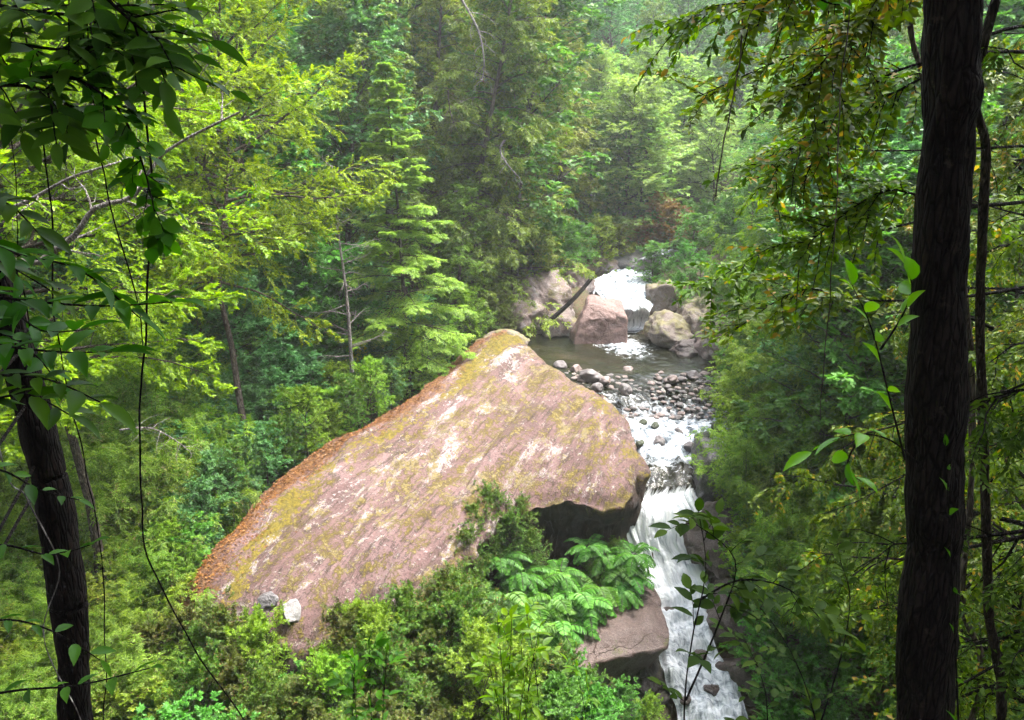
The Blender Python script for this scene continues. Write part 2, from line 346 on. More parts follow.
def slab_z(X, Y, sd):
    ax = np.array([-.43, -.9]); s = X*ax[0] + Y*ax[1]; c = X*ax[1]*-1 + Y*ax[0]
    P = np.stack([s*.3, c*1.1, s*0], -1)
    z = planez(X, Y) + .28*sstep(0, 1.6, sd) - .26*(1 - sstep(0, .32, sd))
    z = z + .13*fbm(P, 3, 21) + .025*fbm(np.stack([s*1.2, c*3.4, 0*X], -1), 4, 31)
    q = np.stack([s*1.5, c*3., 0*s], -1); z = z + .035*np.abs(fbm(q*1.3, 4, 41)) - .05*sstep(.25, .6, fbm(np.stack([s*.5, c*2.6, 0*s], -1), 3, 43))
    # long terraces running down the slab
    k = c*.55 + .35*fbm(np.stack([s*.16, c*.3, 0*s], -1), 2, 77); fr = k - np.floor(k)
    z = z + .13*(sstep(0, .10, fr) - fr) * sstep(0, 1.0, sd)
    k2 = s*.22 - c*.10 + .5*fbm(np.stack([s*.25, c*.4, 0*s + 7], -1), 3, 78); f2 = k2 - np.floor(k2); z = z + .14*(sstep(0, .06, f2) - f2) * sstep(0, .8, sd)
    return z
def slab_ground(x, y):
    X = np.array([x]); Y = np.array([y]); sd = inpoly_sd(X, Y, OPs); return float(slab_z(X, Y, sd)[0])
def polyrock(name, OPs, zfun, drops, mat, n_in=70, parent=None, seed=0, attrs=True, rough=.1):
    """closed rock: top sheet inside the outline + wall rows. drops(s) -> list of (dz, offset) arrays"""
    n = len(OPs); cen = OPs.mean(0)
    # rings shrink towards a spine so that long shapes stay even
    u_, s_, vt = np.linalg.svd(OPs - cen); ax = vt[0]; h = (OPs - cen) @ ax
    spine = cen + np.outer(h * .82, ax)
    rr = np.linspace(0, 1, n_in) ** .8
    XY = spine[None] + (OPs - spine)[None] * rr[:, None, None]
    sd = inpoly_sd(XY[..., 0], XY[..., 1], OPs); sd[-1] = 0; sd = np.maximum(sd, 0)
    Z = zfun(XY[..., 0], XY[..., 1], sd)
    top = np.concatenate([XY, Z[..., None]], -1)
    T = np.roll(OPs, -1, 0) - np.roll(OPs, 1, 0); N = nz(np.stack([T[:, 1], -T[:, 0]], -1))
    if (N * (OPs - cen)).sum() < 0: N = -N
    rows = []
    for dz, off in drops:
        p = OPs + N * off[:, None]; rows.append(np.c_[p, Z[-1] - dz])
    V = np.concatenate([top, np.array(rows)], 0)
    nr = V.shape[0]; k = n_in
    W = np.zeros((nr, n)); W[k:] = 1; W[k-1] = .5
    Pn = V.reshape(-1, 3)
    disp = np.stack([fbm(Pn*1.3 + 5, 4, seed+1), fbm(Pn*1.3 + 9, 4, seed+2), fbm(Pn*1.6 + 3, 4, seed+3)], -1) * rough * 2
    w3 = np.repeat(sstep(k-4, k+3, np.arange(nr)), n)[:, None]
    Pn = Pn + disp * w3
    me = mesh(name, Pn, [gridfaces(nr, n, True)], mat, True)
    return me, Pn, W.ravel()
OPs = smoothloop(OP, 620)
OPs = OPs + .10*np.stack([fbm(np.c_[OPs*1.2, 0*OPs[:, 0]], 4, 51), fbm(np.c_[OPs*1.2, 0*OPs[:, 0]], 4, 52)], -1)
def mkslab():
    n = len(OPs)
    # front overhang between the two pixels of the dark face
    f0, f1 = onplane(635, 480, PN, PC)[:2], onplane(470, 560, PN, PC)[:2]
    mid = (f0+f1)/2; w = np.exp(-((np.linalg.norm(OPs - mid, axis=1) / 3.2)**4))
    rs = sstep(1.5, 4.5, OPs[:, 0])*(1-w)    # stream side bulges
    drops = []
    for k, dz in enumerate([.12, .3, .6, .9, 1.3, 1.7, 2.1, 2.5, 2.9, 3.3, 3.8, 4.5]):
        off = .12 + (1-w)*(.10*dz*(1-rs) - .10*rs*min(dz, 1.5)) - w*(.12 + .75*float(sstep(.1, 1.2, dz)) - .25*float(sstep(1.8, 3.2, dz)))
        off = off + .16*fbm(np.c_[OPs*.8, np.full(n, dz*1.1)], 3, 91)
        drops.append((np.full(n, dz), off))
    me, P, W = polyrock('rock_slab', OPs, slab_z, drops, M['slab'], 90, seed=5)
    # litter / moss along the forest side
    eL = np.array([onplane(u, v, PN, PC)[:2] for u, v in [(172,605),(200,563),(232,520),(262,489),(300,458),(345,432),(385,413),(420,388),(450,360),(476,338),(500,329)]])
    d = np.full(len(P), 1e9)
    for a, b in zip(eL[:-1], eL[1:]):
        e = b-a; tt = np.clip(((P[:, :2]-a) @ e)/(e@e), 0, 1); d = np.minimum(d, np.linalg.norm(P[:, :2] - a - tt[:, None]*e, axis=1))
    attr(me, 'litter', np.clip(1.05 - d/1.5, 0, 1))
    up = sstep(24, 31, P[:, 1])
    attr(me, 'mossy', np.clip(.62*np.exp(-((d-1.35)/.55)**2) + .42*sstep(1.0, 3.2, P[:, 0])*sstep(20, 24, P[:, 1]) + .36*np.exp(-((P[:, 0]+.2)/1.2)**2 - ((P[:, 1]-20.6)/1.5)**2) + .2*up, 0, 1))
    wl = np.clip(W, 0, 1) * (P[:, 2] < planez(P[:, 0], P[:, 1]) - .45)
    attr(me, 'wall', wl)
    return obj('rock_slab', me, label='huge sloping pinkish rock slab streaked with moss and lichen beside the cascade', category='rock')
mkslab()

def blob(name, seed, dims, mat, cuts=7, rough=.12, sub=5, cut0=.62):
    import bmesh
    bm = bmesh.new(); bmesh.ops.create_icosphere(bm, subdivisions=sub, radius=1)
    V = np.array([v.co[:] for v in bm.verts]); F = np.array([[v.index for v in f.verts] for f in bm.faces]); bm.free()
    r = np.random.default_rng(seed)
    for _ in range(cuts):
        n = nz(r.normal(size=3)); h = r.uniform(cut0, .92)
        d = V @ n; V = V - np.outer(np.maximum(d - h, 0)*.94, n)
    V = V * (1 + rough*fbm(V*1.5 + seed, 4, seed)[:, None]) + .3*rough*nz(V)*fbm(V*5+seed, 3, seed+4)[:, None]
    return mesh(name, V * np.asarray(dims), [F], mat, True)
def rockat(name, u, v, y, wpx, hpx, depth, mat, seed, label, cuts=7, rz=0, cat='rock', group=None, sub=5, tilt=(0, 0), rough=.12, cut0=.62):
    p = at(u, v, y); k = y / 800 / CP * 1.0
    me = blob(name, seed, (wpx*k/2*1.12, depth/2, hpx*k/2*1.12), mat, cuts, rough, sub, cut0)
    o = obj(name, me, loc=p, rz=rz, label=label, category=cat, group=group); o.rotation_euler = (tilt[0], tilt[1], rz); return o

def block(name, u, v, y, pts, mat, seed, label, rz=0., rough=.05, cat='boulder', sc=1.):
    """angular rock: hull of the corner points (metres), bevelled and roughened"""
    import bmesh
    bm = bmesh.new(); [bm.verts.new(p) for p in pts]; h = bmesh.ops.convex_hull(bm, input=bm.verts)
    bmesh.ops.dissolve_limit(bm, angle_limit=.12, verts=bm.verts, edges=bm.edges)
    bmesh.ops.bevel(bm, geom=list(bm.edges), offset=.09, segments=2, profile=.6, affect='EDGES', clamp_overlap=True)
    bmesh.ops.triangulate(bm, faces=bm.faces)
    for _ in range(5):
        lg = [e for e in bm.edges if e.calc_length() > .14]
        if not lg or len(bm.verts) > 9000: break
        bmesh.ops.subdivide_edges(bm, edges=lg, cuts=1); bmesh.ops.triangulate(bm, faces=bm.faces)
    V = np.array([q.co[:] for q in bm.verts]); bm.verts.index_update(); F = np.array([[q.index for q in f.verts] for f in bm.faces]); bm.free()
    n = nz(V - V.mean(0)); V = V + n*(rough*1.6*fbm(V*1.1 + seed, 4, seed)[:, None] - rough*.9*sstep(.1, .5, np.abs(fbm(V*2.1 + seed, 3, seed+2)))[:, None])
    return obj(name, mesh(name, V*sc, [F], mat, True), loc=at(u, v, y), rz=rz, label=label, category=cat)
# lower shelf under the ferns
SH = np.array([onz(u, v, -13.15)[:2] for u, v in [(552,652),(568,624),(600,602),(636,582),(652,590),(664,612),(670,632),(664,642),(638,646),(604,652),(575,664)]])
SHs = smoothloop(SH, 260)
def shz(X, Y, sd): return -13.15 + .25*sstep(0, .7, sd) - .1 + .05*fbm(np.stack([X, Y, 0*X], -1)*2, 4, 8) + .10*(Y-20)
dr = [(np.full(260, d), .05 - .5*min(d, 1) + .12*fbm(np.c_[SHs*1.5, np.full(260, d*2.)], 3, 4)) for d in (.1, .25, .5, .8, 1.2, 1.7, 2.4, 3.2)]
me, P, W = polyrock('rock_shelf', SHs, shz, dr, M['shelf'], 30, seed=9, rough=.06)
obj('rock_shelf', me, label='low flat brown rock shelf with a dark undercut beside the lower waterfall', category='rock')

block('boulder', 599, 318, 35.2, [(-1.3,-.9,-1.2),(1.15,-1,-1.2),(1.3,1,-1.2),(-1.3,1,-1.2),(-1.05,-.75,.05),(-.6,-.3,.72),(1.15,-.8,.18),(1.2,.7,.62),(-.35,.8,1.0),(.45,-.2,.72)], M['red'], 12, 'smooth reddish boulder standing in the pool beside the upper waterfall', .1, .05)
block('boulder', 546, 302, 37.8, [(-1.9,-1.2,-1.4),(1.3,-1.3,-1.6),(1.6,1,-1.2),(-1.9,1,-1.2),(-1.7,-.6,.35),(-.6,-.9,.8),(.4,-1.1,.1),(1.2,-.2,.9),(.6,.9,1.5),(-1.2,.8,1.2)], M['boulder'], 22, 'mossy pale boulder left of the reddish boulder with a log against it', .1, .12)
block('boulder', 574, 284, 40.2, [(-1.1,-.9,-1.4),(1.2,-.8,-1.4),(1.2,1,-1.2),(-1.1,1,-1.2),(-1.0,-.7,.3),(-.2,-.6,.95),(.9,-.7,.1),(1.1,.7,.5),(-.5,.8,1.2)], M['boulder'], 31, 'cracked pink outcrop at the head of the pool behind the reddish boulder', .5, .12)
rockat('boulder', 522, 318, 36.5, 40, 34, 2.4, M['boulder'], 37, 'dark mossy rock at the shaded corner of the pool', 7, .1, 'boulder', rough=.2)
rockat('boulder', 538, 268, 41.5, 50, 44, 3, M['boulder'], 41, 'leaf covered rock bank above the pool corner under the trees', 8, .5, 'boulder', rough=.2)
block('boulder', 561, 324, 35.9, [(-.9,-.6,-.5),(.8,-.6,-.5),(.8,.6,-.5),(-.9,.6,-.5),(-.7,-.3,.2),(.1,-.4,.45),(.7,-.2,.15),(.5,.5,.7),(-.5,.5,.5)], M['boulder'], 43, 'small angular pink rock at the waterline beneath the log', .2, .07)
rockat('boulder', 618, 268, 46, 86, 30, 5, M['grey'], 51, 'broad grey bedrock ledge at the top of the rapids', 8, .1, 'rock', rough=.15, cut0=.45, tilt=(.1, -.12))
block('boulder', 592, 264, 45, [(-1.6,-1,-1),(1.5,-1,-1),(1.6,1,-1),(-1.6,1,-1),(-1.4,-.6,.3),(-.2,-.8,.55),(1.3,-.7,.1),(1.2,.8,.8),(-1.1,.8,.9)], M['boulder'], 53, 'brown broken ledge left of the upper rapids', .3, .12, 'rock')
rockat('boulder', 668, 330, 34.6, 44, 34, 3, M['mossbould'], 61, 'mossy rounded boulder right of the upper waterfall', 7, .2, 'boulder', rough=.15)
block('boulder', 700, 322, 34.9, [(-1.1,-1.1,-1.2),(1.3,-1,-1.2),(1.3,1,-1.2),(-1.1,1,-1.2),(-.95,-.6,.3),(.1,-.9,.5),(1.1,-.7,.2),(1,.8,1.1),(-.6,.8,.9)], M['mossbould'], 63, 'angular mossy rock on the right bank of the pool', .5, .1)
rockat('boulder', 664, 300, 37.4, 36, 34, 2.4, M['mossbould'], 65, 'grassy rock edging the lip of the upper waterfall', 7, .4, 'boulder', rough=.2)
rockat('boulder', 690, 352, 33, 46, 22, 2.0, M['wetrock'], 67, 'dark wet rock at the right waterline of the pool', 7, .4, 'boulder', rough=.2)
rockat('boulder', 726, 342, 32, 50, 50, 3, M['boulder'], 69, 'shaded rock under the bushes on the right bank', 7, .4, 'boulder', rough=.2)
block('boulder', 712, 480, 24.1, [(-.75,-.6,-1.3),(.75,-.7,-1.4),(.8,.8,-1.3),(-.7,.8,-1.2),(-.6,-.4,.5),(-.3,-.5,.95),(.5,-.5,.6),(.6,.7,1.3),(-.35,.7,1.25)], M['grey'], 71, 'tall grey wet boulder on the right side of the cascade', .2, .09)
rockat('boulder', 716, 545, 22.6, 50, 84, 2.2, M['wetrock'], 73, 'grey brown wet rock below the tall grey boulder', 8, .8, 'boulder', rough=.16, cut0=.5)
rockat('boulder', 730, 608, 21.6, 56, 70, 2.4, M['wetrock'], 75, 'dark reddish wet rock under the right bank bushes', 8, .1, 'boulder', rough=.16, cut0=.5)
rockat('boulder', 768, 680, 19.8, 80, 90, 3, M['wetrock'], 77, 'dark rock wall right of the lowest rapids', 8, .6, 'boulder', rough=.2, cut0=.5)
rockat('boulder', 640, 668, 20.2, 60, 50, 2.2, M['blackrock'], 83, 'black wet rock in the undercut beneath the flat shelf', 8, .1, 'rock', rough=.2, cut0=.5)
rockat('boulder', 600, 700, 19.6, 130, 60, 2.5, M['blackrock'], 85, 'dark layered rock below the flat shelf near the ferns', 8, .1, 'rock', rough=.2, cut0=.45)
rockat('boulder', 507, 345, 31.5, 52, 24, 2, M['mossbould'], 87, 'dark lichen spotted boulder at the top corner of the slab', 6, .5, 'boulder', rough=.15)
for k, (u, v, w, h) in enumerate([(290, 612, 20, 36), (268, 600, 26, 16)]):
    rockat('boulder', u, v, float(onplane(u, v + 6, PN, PC)[1]), w, h, .6, M['white'] if k == 0 else M['grey'], 97+k, ['white upright stone at the lower end of the slab', 'low grey lichened stone beside the white upright stone'][k], 14, k, 'stone', sub=4, cut0=.5)

# ---- water
def build_water():
    n = len(SL); t = np.arange(n); tt = np.linspace(0, n-1, 1000)
    def hsp(P):
        i = np.clip(np.floor(tt).astype(int), 0, n-2); f = (tt - i)[:, None]; P = P if P.ndim > 1 else P[:, None]
        m = np.zeros_like(P); m[1:-1] = (P[2:] - P[:-2])/2; m[1:-1] = np.where((P[2:]-P[1:-1])*(P[1:-1]-P[:-2]) > 0, m[1:-1], 0)
        d = np.abs(np.diff(P, axis=0)); lim = 3*np.minimum(np.vstack([d, d[-1:]]), np.vstack([d[:1], d])); m = np.clip(m, -lim, lim)
        a, b, ma, mb = P[i], P[i+1], m[i], m[i+1]
        return (2*f**3-3*f**2+1)*a + (f**3-2*f**2+f)*ma + (-2*f**3+3*f**2)*b + (f**3-f**2)*mb
    L, Rr, F = hsp(SL), hsp(SR), hsp(SF)
    # width varies irregularly
    al = np.r_[0, np.cumsum(np.linalg.norm(np.diff((L+Rr)/2, axis=0), axis=1))]
    wob = fbm(np.c_[al*1.1, 0*al, 0*al], 3, 3)*.14; wob2 = fbm(np.c_[al*1.1, 0*al+5, 0*al], 3, 6)*.14
    dv = nz(Rr-L); wd = np.linalg.norm(Rr-L, axis=1)
    L = L + dv*(wob - .12)[:, None]; Rr = Rr + dv*(wob2 + .12)[:, None]
    m = 110; s = np.linspace(0, 1, m)
    V = L[:, None] + (Rr-L)[:, None]*s[None, :, None]
    ac = s[None]*wd[:, None]; AL = np.repeat(al[:, None], m, 1)
    st = np.stack([ac*3.2, AL*.9, 0*AL], -1); st2 = np.stack([ac*1.0, AL*1.3, 0*AL+4], -1)
    amp = F[:, 1][:, None]
    hh = fbm(st, 4, 61)*.9 + fbm(st2, 3, 62)*1.3
    # step pools down the lower cascade
    low = sstep(-12.9, -13.6, V[..., 2]); ph = AL*1.15 + .6*fbm(np.stack([ac*.9, AL*.3, 0*AL], -1), 3, 64); fr = ph - np.floor(ph)
    hh = hh + low*1.2*(fr - sstep(.75, 1., fr)*1.)
    V[..., 2] += hh*amp*.9
    # the first fall bulges out as separate strands
    V[..., 1] -= .12*np.abs(fbm(np.stack([ac*5, AL*.4, 0*AL], -1), 2, 66))*sstep(.5, 1, F[:, 0])[:, None]
    edge = np.minimum(s, 1-s)*2
    V[..., 2] -= (.16*(1 - sstep(0, .18, edge)))[None]
    foam = np.repeat(F[:, 0][:, None], m, 1)
    ft = onz(620, 343, -8.42); x, y = V[..., 0], V[..., 1]
    dx = (x - ft[0] + .2*(y-ft[1]))/1.15; dy = (y - (ft[1] + .2))/2.9
    sp = np.exp(-(dx**2 + dy**2)**.8)*.92
    pool = (V[..., 2] < -8.2) & (V[..., 2] > -8.7)
    foam = np.where(pool, np.maximum(foam, sp), foam)
    V[..., 2] += np.where(pool, .07*sp*fbm(np.stack([x*5, y*5, 0*x], -1), 4, 68), 0)
    me = mesh('stream_water', V.reshape(-1, 3), [gridfaces(1000, m)], M['water'], True)
    attr(me, 'foam', foam.ravel()); attr(me, 'fa', ac.ravel()); attr(me, 'fl', AL.ravel())
    attr(me, 'steep', np.repeat(sstep(.25, .9, -np.gradient((L+Rr)[:, 2]/2)/np.maximum(np.gradient(al), 1e-3)), m))
    obj('stream_water', me, kind='structure')
t = NT('water'); fo, fa, fl, stp = t.at('foam'), t.at('fa'), t.at('fl'), t.at('steep')
vec = t.n('ShaderNodeCombineXYZ', {0: t.math('MULTIPLY', fa, 7.), 1: t.math('MULTIPLY', fl, .9), 2: 0.}).outputs[0]
vec2 = t.n('ShaderNodeCombineXYZ', {0: t.math('MULTIPLY', fa, 2.2), 1: t.math('MULTIPLY', fl, 2.2), 2: 3.}).outputs[0]
na = t.noise(vec, 1.6, 5, .65, .3); nb = t.noise(vec2, 2.2, 6, .68, .8)
mixn = t.n('ShaderNodeMix', {0: stp, 2: nb, 3: na}).outputs[0]
k = t.math('ADD', t.math('MULTIPLY', t.math('SUBTRACT', mixn, .5), 1.7), fo)
fm = t.ramp(k, [(.42, 0), (.80, 1)])
tc = t.n('ShaderNodeTexCoord').outputs['Object']
rip = t.noise(t.mapping(tc, (1, 1.6, 1)), 5., 4, .6, .6)
dc = t.ramp(t.noise(tc, .8, 4), [(.35, (.006, .008, .004)), (.6, (.018, .017, .009)), (.75, (.035, .028, .016))])
wat = t.pbsdf(dc, .05, t.bump(rip, .5, .04), Specular_IOR_Level=.35, IOR=1.33)
thin = t.n('ShaderNodeBsdfTransparent', {'Color': (.75, .72, .68, 1)}).outputs[0]
wet = t.n('ShaderNodeMixShader', {0: t.math('MULTIPLY', t.math('MINIMUM', fo, .8), .75)}); t.l(wat, wet.inputs[1]); t.l(thin, wet.inputs[2])
fcb = t.ramp(mixn, [(.32, (.38, .42, .47)), (.44, (.68, .71, .73)), (.56, (.84, .85, .86))]); fc = t.ramp(mixn, [(.34, (.11, .14, .18)), (.48, (.27, .31, .35)), (.62, (.62, .64, .66))])
fc = t.mix(stp, fc, fcb); foamb = t.pbsdf(fc, .6, t.bump(t.math('ADD', na, nb), .9, .08), Subsurface_Weight=0.)
ms = t.n('ShaderNodeMixShader', {0: fm}); t.l(wet.outputs[0], ms.inputs[1]); t.l(foamb, ms.inputs[2])
M['water'] = t.done(ms.outputs[0])
build_water()

# ---- cobbles
cob = [blob('cobble', 200+i, (1, r.uniform(.65, 1), r.uniform(.35, .55)), M['cob1' if i % 2 else 'cob2'], 6, .1, 3) for i, r in ((i, np.random.default_rng(i)) for i in range(8))]
def cobbles():
    r = np.random.default_rng(5); n = 0
    for u, v, z, w in [(575,374,-8.42,26),(592,381,-8.5,18),(604,388,-8.6,20)]: pass
    placed = []
    for i in range(900):
        if n >= 190: break
        v = r.uniform(371, 418); lo = np.interp(v, [371, 390, 418], [555, 590, 618]); u = r.uniform(lo, 728)
        d = .5 if (u > 655 and v < 408) else .22
        if u < 645 and v > 384 and r.random() < .45: continue
        if v < 378 and 590 < u < 690 and r.random() < .6: continue
        z = np.interp(v, [376, 392, 415], [-8.5, -8.8, -9.3]); size = r.uniform(.06, .17)*(1.5 if r.random() < .18 else 1)
        if u > 650: z += .08*(1 - abs((v-390)/22))
        p = onz(u, v, z)
        if any((p[0]-a)**2 + (p[1]-b)**2 < (.75*(size+c))**2 for a, b, c in placed): continue
        placed.append((p[0], p[1], size)); n += 1
        right = u > 652
        obj('cobble', cob[r.integers(8)], loc=p + [0, 0, size*(-.1 if not right else .1)], rz=r.uniform(0, 6), sc=size,
            label='small wet cobble on the brown gravel bar at the right of the pool outlet' if right else 'small cobble in the shallow white riffle at the pool outlet',
            category='cobble', group='cobbles of the gravel bar' if right else 'cobbles of the shallow riffle')
    big = [(590,379,24,14,'broad dark flat stone at the pool outlet by the slab'), (576,372,14,10,'small pink stone at the pool edge beside the broad dark stone'), (560,368,16,10,'pale stone where the slab meets the pool'),
           (606,383,12,9,'round grey stone just right of the broad dark stone'), (597,390,14,10,'white stone below the broad dark stone'), (628,372,14,7,'half sunken stone at the middle of the pool outlet'),
           (694,378,14,10,'rounded grey stone at the upper edge of the gravel bar'), (672,381,12,8,'brown stone at the upper edge of the gravel bar'), (625,392,16,12,'dark wet stone splitting the riffle')]
    for k, (u, v, w, h, lab) in enumerate(big):
        rockat('river_stone', u, v-2, at(0, 0, 1)[1]*onz(u, v, -8.55)[1], w, h, w*.03, M['cob2' if k % 2 == 0 else 'cob1'], 300+k, lab, 6, k, 'stone', sub=4)
    mossy = [(643,425,9,'small mossy stone highest in the white rapids'), (655,428,10,'mossy stone beside the highest one in the rapids'), (679,434,10,'bare brown stone in the middle of the white rapids'),
             (704,441,18,'large round mossy stone in the rapids near the right bank'), (717,430,14,'mossy stone at the right edge of the rapids'), (659,444,14,'grey stone half covered by the white rapids'),
             (690,449,12,'dark low stone just above the thin sheet of water'), (640,446,9,'dark stone at the left edge of the rapids by the slab')]
    for k, (u, v, w, lab) in enumerate(mossy):
        z = np.interp(v, [415, 456], [-9.3, -9.98]); y = onz(u, v, z)[1]
        rockat('river_stone', u, v-2, y, w, w*.85, w*.028, M['cob2' if k in (2, 5, 6) else 'mossrock'], 320+k, lab, 4, k, 'stone', sub=4)
    low = [(668,612,15,'dark stone parting the fall at its narrowest'), (700,655,16,'black stone in the lower rapids'), (690,632,12,'small black stone in the lower rapids above the larger one'), (712,690,18,'dark stone near the bottom of the lower rapids'), (686,700,14,'dark stone at the left edge of the lowest rapids'),(722,668,16,'dark stone at the right edge of the lower rapids')]
    for k, (u, v, w, lab) in enumerate(low):
        z = np.interp(v, [600, 640, 680, 720], [-13.5, -14.15, -14.75, -15.3]); y = onz(u, v, z)[1]
        rockat('river_stone', u, v, y, w, w*.6, w*.025, M['wetrock'], 340+k, lab, 6, k, 'stone', sub=4)
cobbles()
# ================================================================ plants: tools
UPV = np.array([0, 0, 1.])
def rot_about(D, A, ang):
    """rotate D about unit axes A by ang"""
    c = np.cos(ang)[..., None]; s = np.sin(ang)[..., None]
    return D*c + np.cross(A, D)*s + A*(A*D).sum(-1, keepdims=True)*(1-c)
def perp(D):
    h = np.cross(D, UPV); bad = np.linalg.norm(h, axis=-1) < .05; h[bad] = [1, 0, 0]; return nz(h)
def grow(r, O, D, L, seg=6, up=0., wig=.25, flat=1.):
    m = len(O); P = np.zeros((m, seg+1, 3)); P[:, 0] = O; D = nz(D.copy()); L = np.broadcast_to(L, (m,))
    up = np.broadcast_to(up, (m,))
    for k in range(seg):
        j = r.normal(size=(m, 3)) * wig / math.sqrt(seg); j[:, 2] *= flat
        D = nz(D + j + UPV*(up/seg)[:, None]); P[:, k+1] = P[:, k] + D*(L/seg)[:, None]
    return P
def samp(P, fr):
    """P (m,s+1,3), fr (m,k) -> pos, tangent (m,k,3)"""
    s = P.shape[1]-1; x = np.clip(fr*s, 0, s-1e-6); i = x.astype(int); f = (x-i)[..., None]; a = np.arange(len(P))[:, None]
    return P[a, i]*(1-f) + P[a, i+1]*f, nz(P[a, i+1] - P[a, i])
def tubes(P, r0, r1, k=5, pw=1.):
    m, s = P.shape[:2]; T = np.empty_like(P); T[:, 1:-1] = P[:, 2:] - P[:, :-2]; T[:, 0] = P[:, 1]-P[:, 0]; T[:, -1] = P[:, -1]-P[:, -2]; T = nz(T)
    A = perp(T.reshape(-1, 3)).reshape(T.shape); B = np.cross(T, A)
    rr = np.broadcast_to(r0, (m,))[:, None] + (np.broadcast_to(r1, (m,)) - np.broadcast_to(r0, (m,)))[:, None]*(np.linspace(0, 1, s)[None]**pw)
    th = np.arange(k)*2*PI/k
    V = P[:, :, None] + rr[..., None, None]*(A[:, :, None]*np.cos(th)[:, None] + B[:, :, None]*np.sin(th)[:, None])
    f = gridfaces(s, k, True); F = (f[None] + (np.arange(m)*s*k)[:, None, None]).reshape(-1, 4)
    return V.reshape(-1, 3), F
LEAFS = {  # outlines as (along, across, lift) ; faces
 'd': ([(0,0,0),(.42,.5,.10),(1,0,-.06),(.42,-.5,.10)], [(0,1,2),(0,2,3)]),
 'l': ([(0,0,0),(.25,.42,.10),(.62,.42,.08),(1,0,-.14),(.62,-.42,.08),(.25,-.42,.10),(.5,0,0)], [(0,1,6),(1,2,6),(2,3,6),(3,4,6),(4,5,6),(5,0,6)]),
 'n': ([(0,.5,0),(0,-.5,0),(1,0,-.03)], [(0,1,2)]),
 'b': ([(0,0,0),(.12,.28,.04),(.32,.47,.07),(.55,.46,.06),(.78,.27,.0),(1,0,-.12),(.78,-.27,.0),(.55,-.46,.06),(.32,-.47,.07),(.12,-.28,.04),(.12,0,0),(.32,0,.0),(.55,0,-.01),(.78,0,-.05)],
       [(0,1,10),(10,1,2,11),(11,2,3,12),(12,3,4,13),(13,4,5),(13,5,6),(12,13,6,7),(11,12,7,8),(10,11,8,9),(0,10,9)]),
}
def leaves(P, D, N, L, W, kind='d'):
    pts, fc = LEAFS[kind]; q = np.array(pts, float); n = len(P)
    Sd = nz(np.cross(D, N)); N = np.cross(Sd, D)
    V = P[:, None] + D[:, None]*(q[:, 0][None, :, None]*L[:, None, None]) + Sd[:, None]*(q[:, 1][None, :, None]*W[:, None, None]) + N[:, None]*(q[:, 2][None, :, None]*L[:, None, None])
    out = []
    for k in (3, 4):
        f = np.array([x for x in fc if len(x) == k])
        if len(f): out.append((f[None] + (np.arange(n)*len(q))[:, None, None]).reshape(-1, k))
    return V.reshape(-1, 3), out
class Bag:
    def __init__(s): s.V = []; s.F = []; s.n = 0
    def add(s, V, Fs):
        for f in (Fs if isinstance(Fs, list) else [Fs]): s.F.append(f + s.n)
        s.V.append(V); s.n += len(V)
    def mesh(s, name, mat, smooth=False):
        F = []
        for k in (3, 4):
            q = [f for f in s.F if f.shape[1] == k]
            if q: F.append(np.concatenate(q))
        return mesh(name, np.concatenate(s.V), F, mat, smooth)
def twigleaves(r, bag, P, n, ll, lw, ang=.9, jit=.35, kind='d', U=None, flatn=.8, pet=0., vary=.3, start=.12, term=True):
    """leaves in two rows along each twig path P (m,s+1,3)"""
    m = len(P); fr = np.linspace(start, 1, n)[None] + r.uniform(-.4, .4, (m, n))*(1-start)/n; fr = np.clip(fr, 0, 1)
    pos, T = samp(P, fr); side = np.where(np.arange(n) % 2 == 0, 1., -1.)[None, :, None] * np.ones((m, 1, 1))
    Uu = np.broadcast_to(UPV, T.shape) if U is None else np.broadcast_to(U[:, None], T.shape)
    Sx = nz(np.cross(T, Uu) + 1e-4*r.normal(size=T.shape))
    a = ang + r.normal(size=(m, n, 1))*.18
    if term: a[:, -1] *= .15
    D = nz(T*np.cos(a) + Sx*side*np.sin(a) + r.normal(size=T.shape)*jit*.5)
    N = nz(np.cross(Sx, T)*flatn + (1-flatn)*UPV + r.normal(size=T.shape)*jit)
    N = np.where((N[..., 2:] < 0), -N, N)
    s = r.uniform(1-vary, 1+vary, (m*n))
    V, F = leaves((pos + D*pet).reshape(-1, 3), D.reshape(-1, 3), N.reshape(-1, 3), ll*s, lw*s, kind); bag.add(V, F)
def child(r, P, k, lo, hi, ang, planar=0., alt=True, angj=.15):
    """k children per path; planar 1: in the horizontal plane of the parent, 0: all round"""
    m = len(P); fr = np.linspace(lo, hi, k)[None] + r.uniform(-.5, .5, (m, k))*(hi-lo)/k; fr = np.clip(fr, 0, 1)
    pos, T = samp(P, fr); Sx = perp(T.reshape(-1, 3)).reshape(T.shape)
    az = r.uniform(0, 2*PI, (m, k)); sd = np.where(np.arange(k) % 2 == 0, 0., PI)[None] + r.normal(size=(m, k))*.25
    th = az*(1-planar) + sd*planar if planar < 1 else sd
    if 0 < planar < 1: th = sd + r.normal(size=(m, k))*(1-planar)*2.2
    A = rot_about(Sx, T, th)
    a = (ang + r.normal(size=(m, k))*angj)[..., None]
    return pos.reshape(-1, 3), nz(T*np.cos(a) + A*np.sin(a)).reshape(-1, 3), fr.reshape(-1)

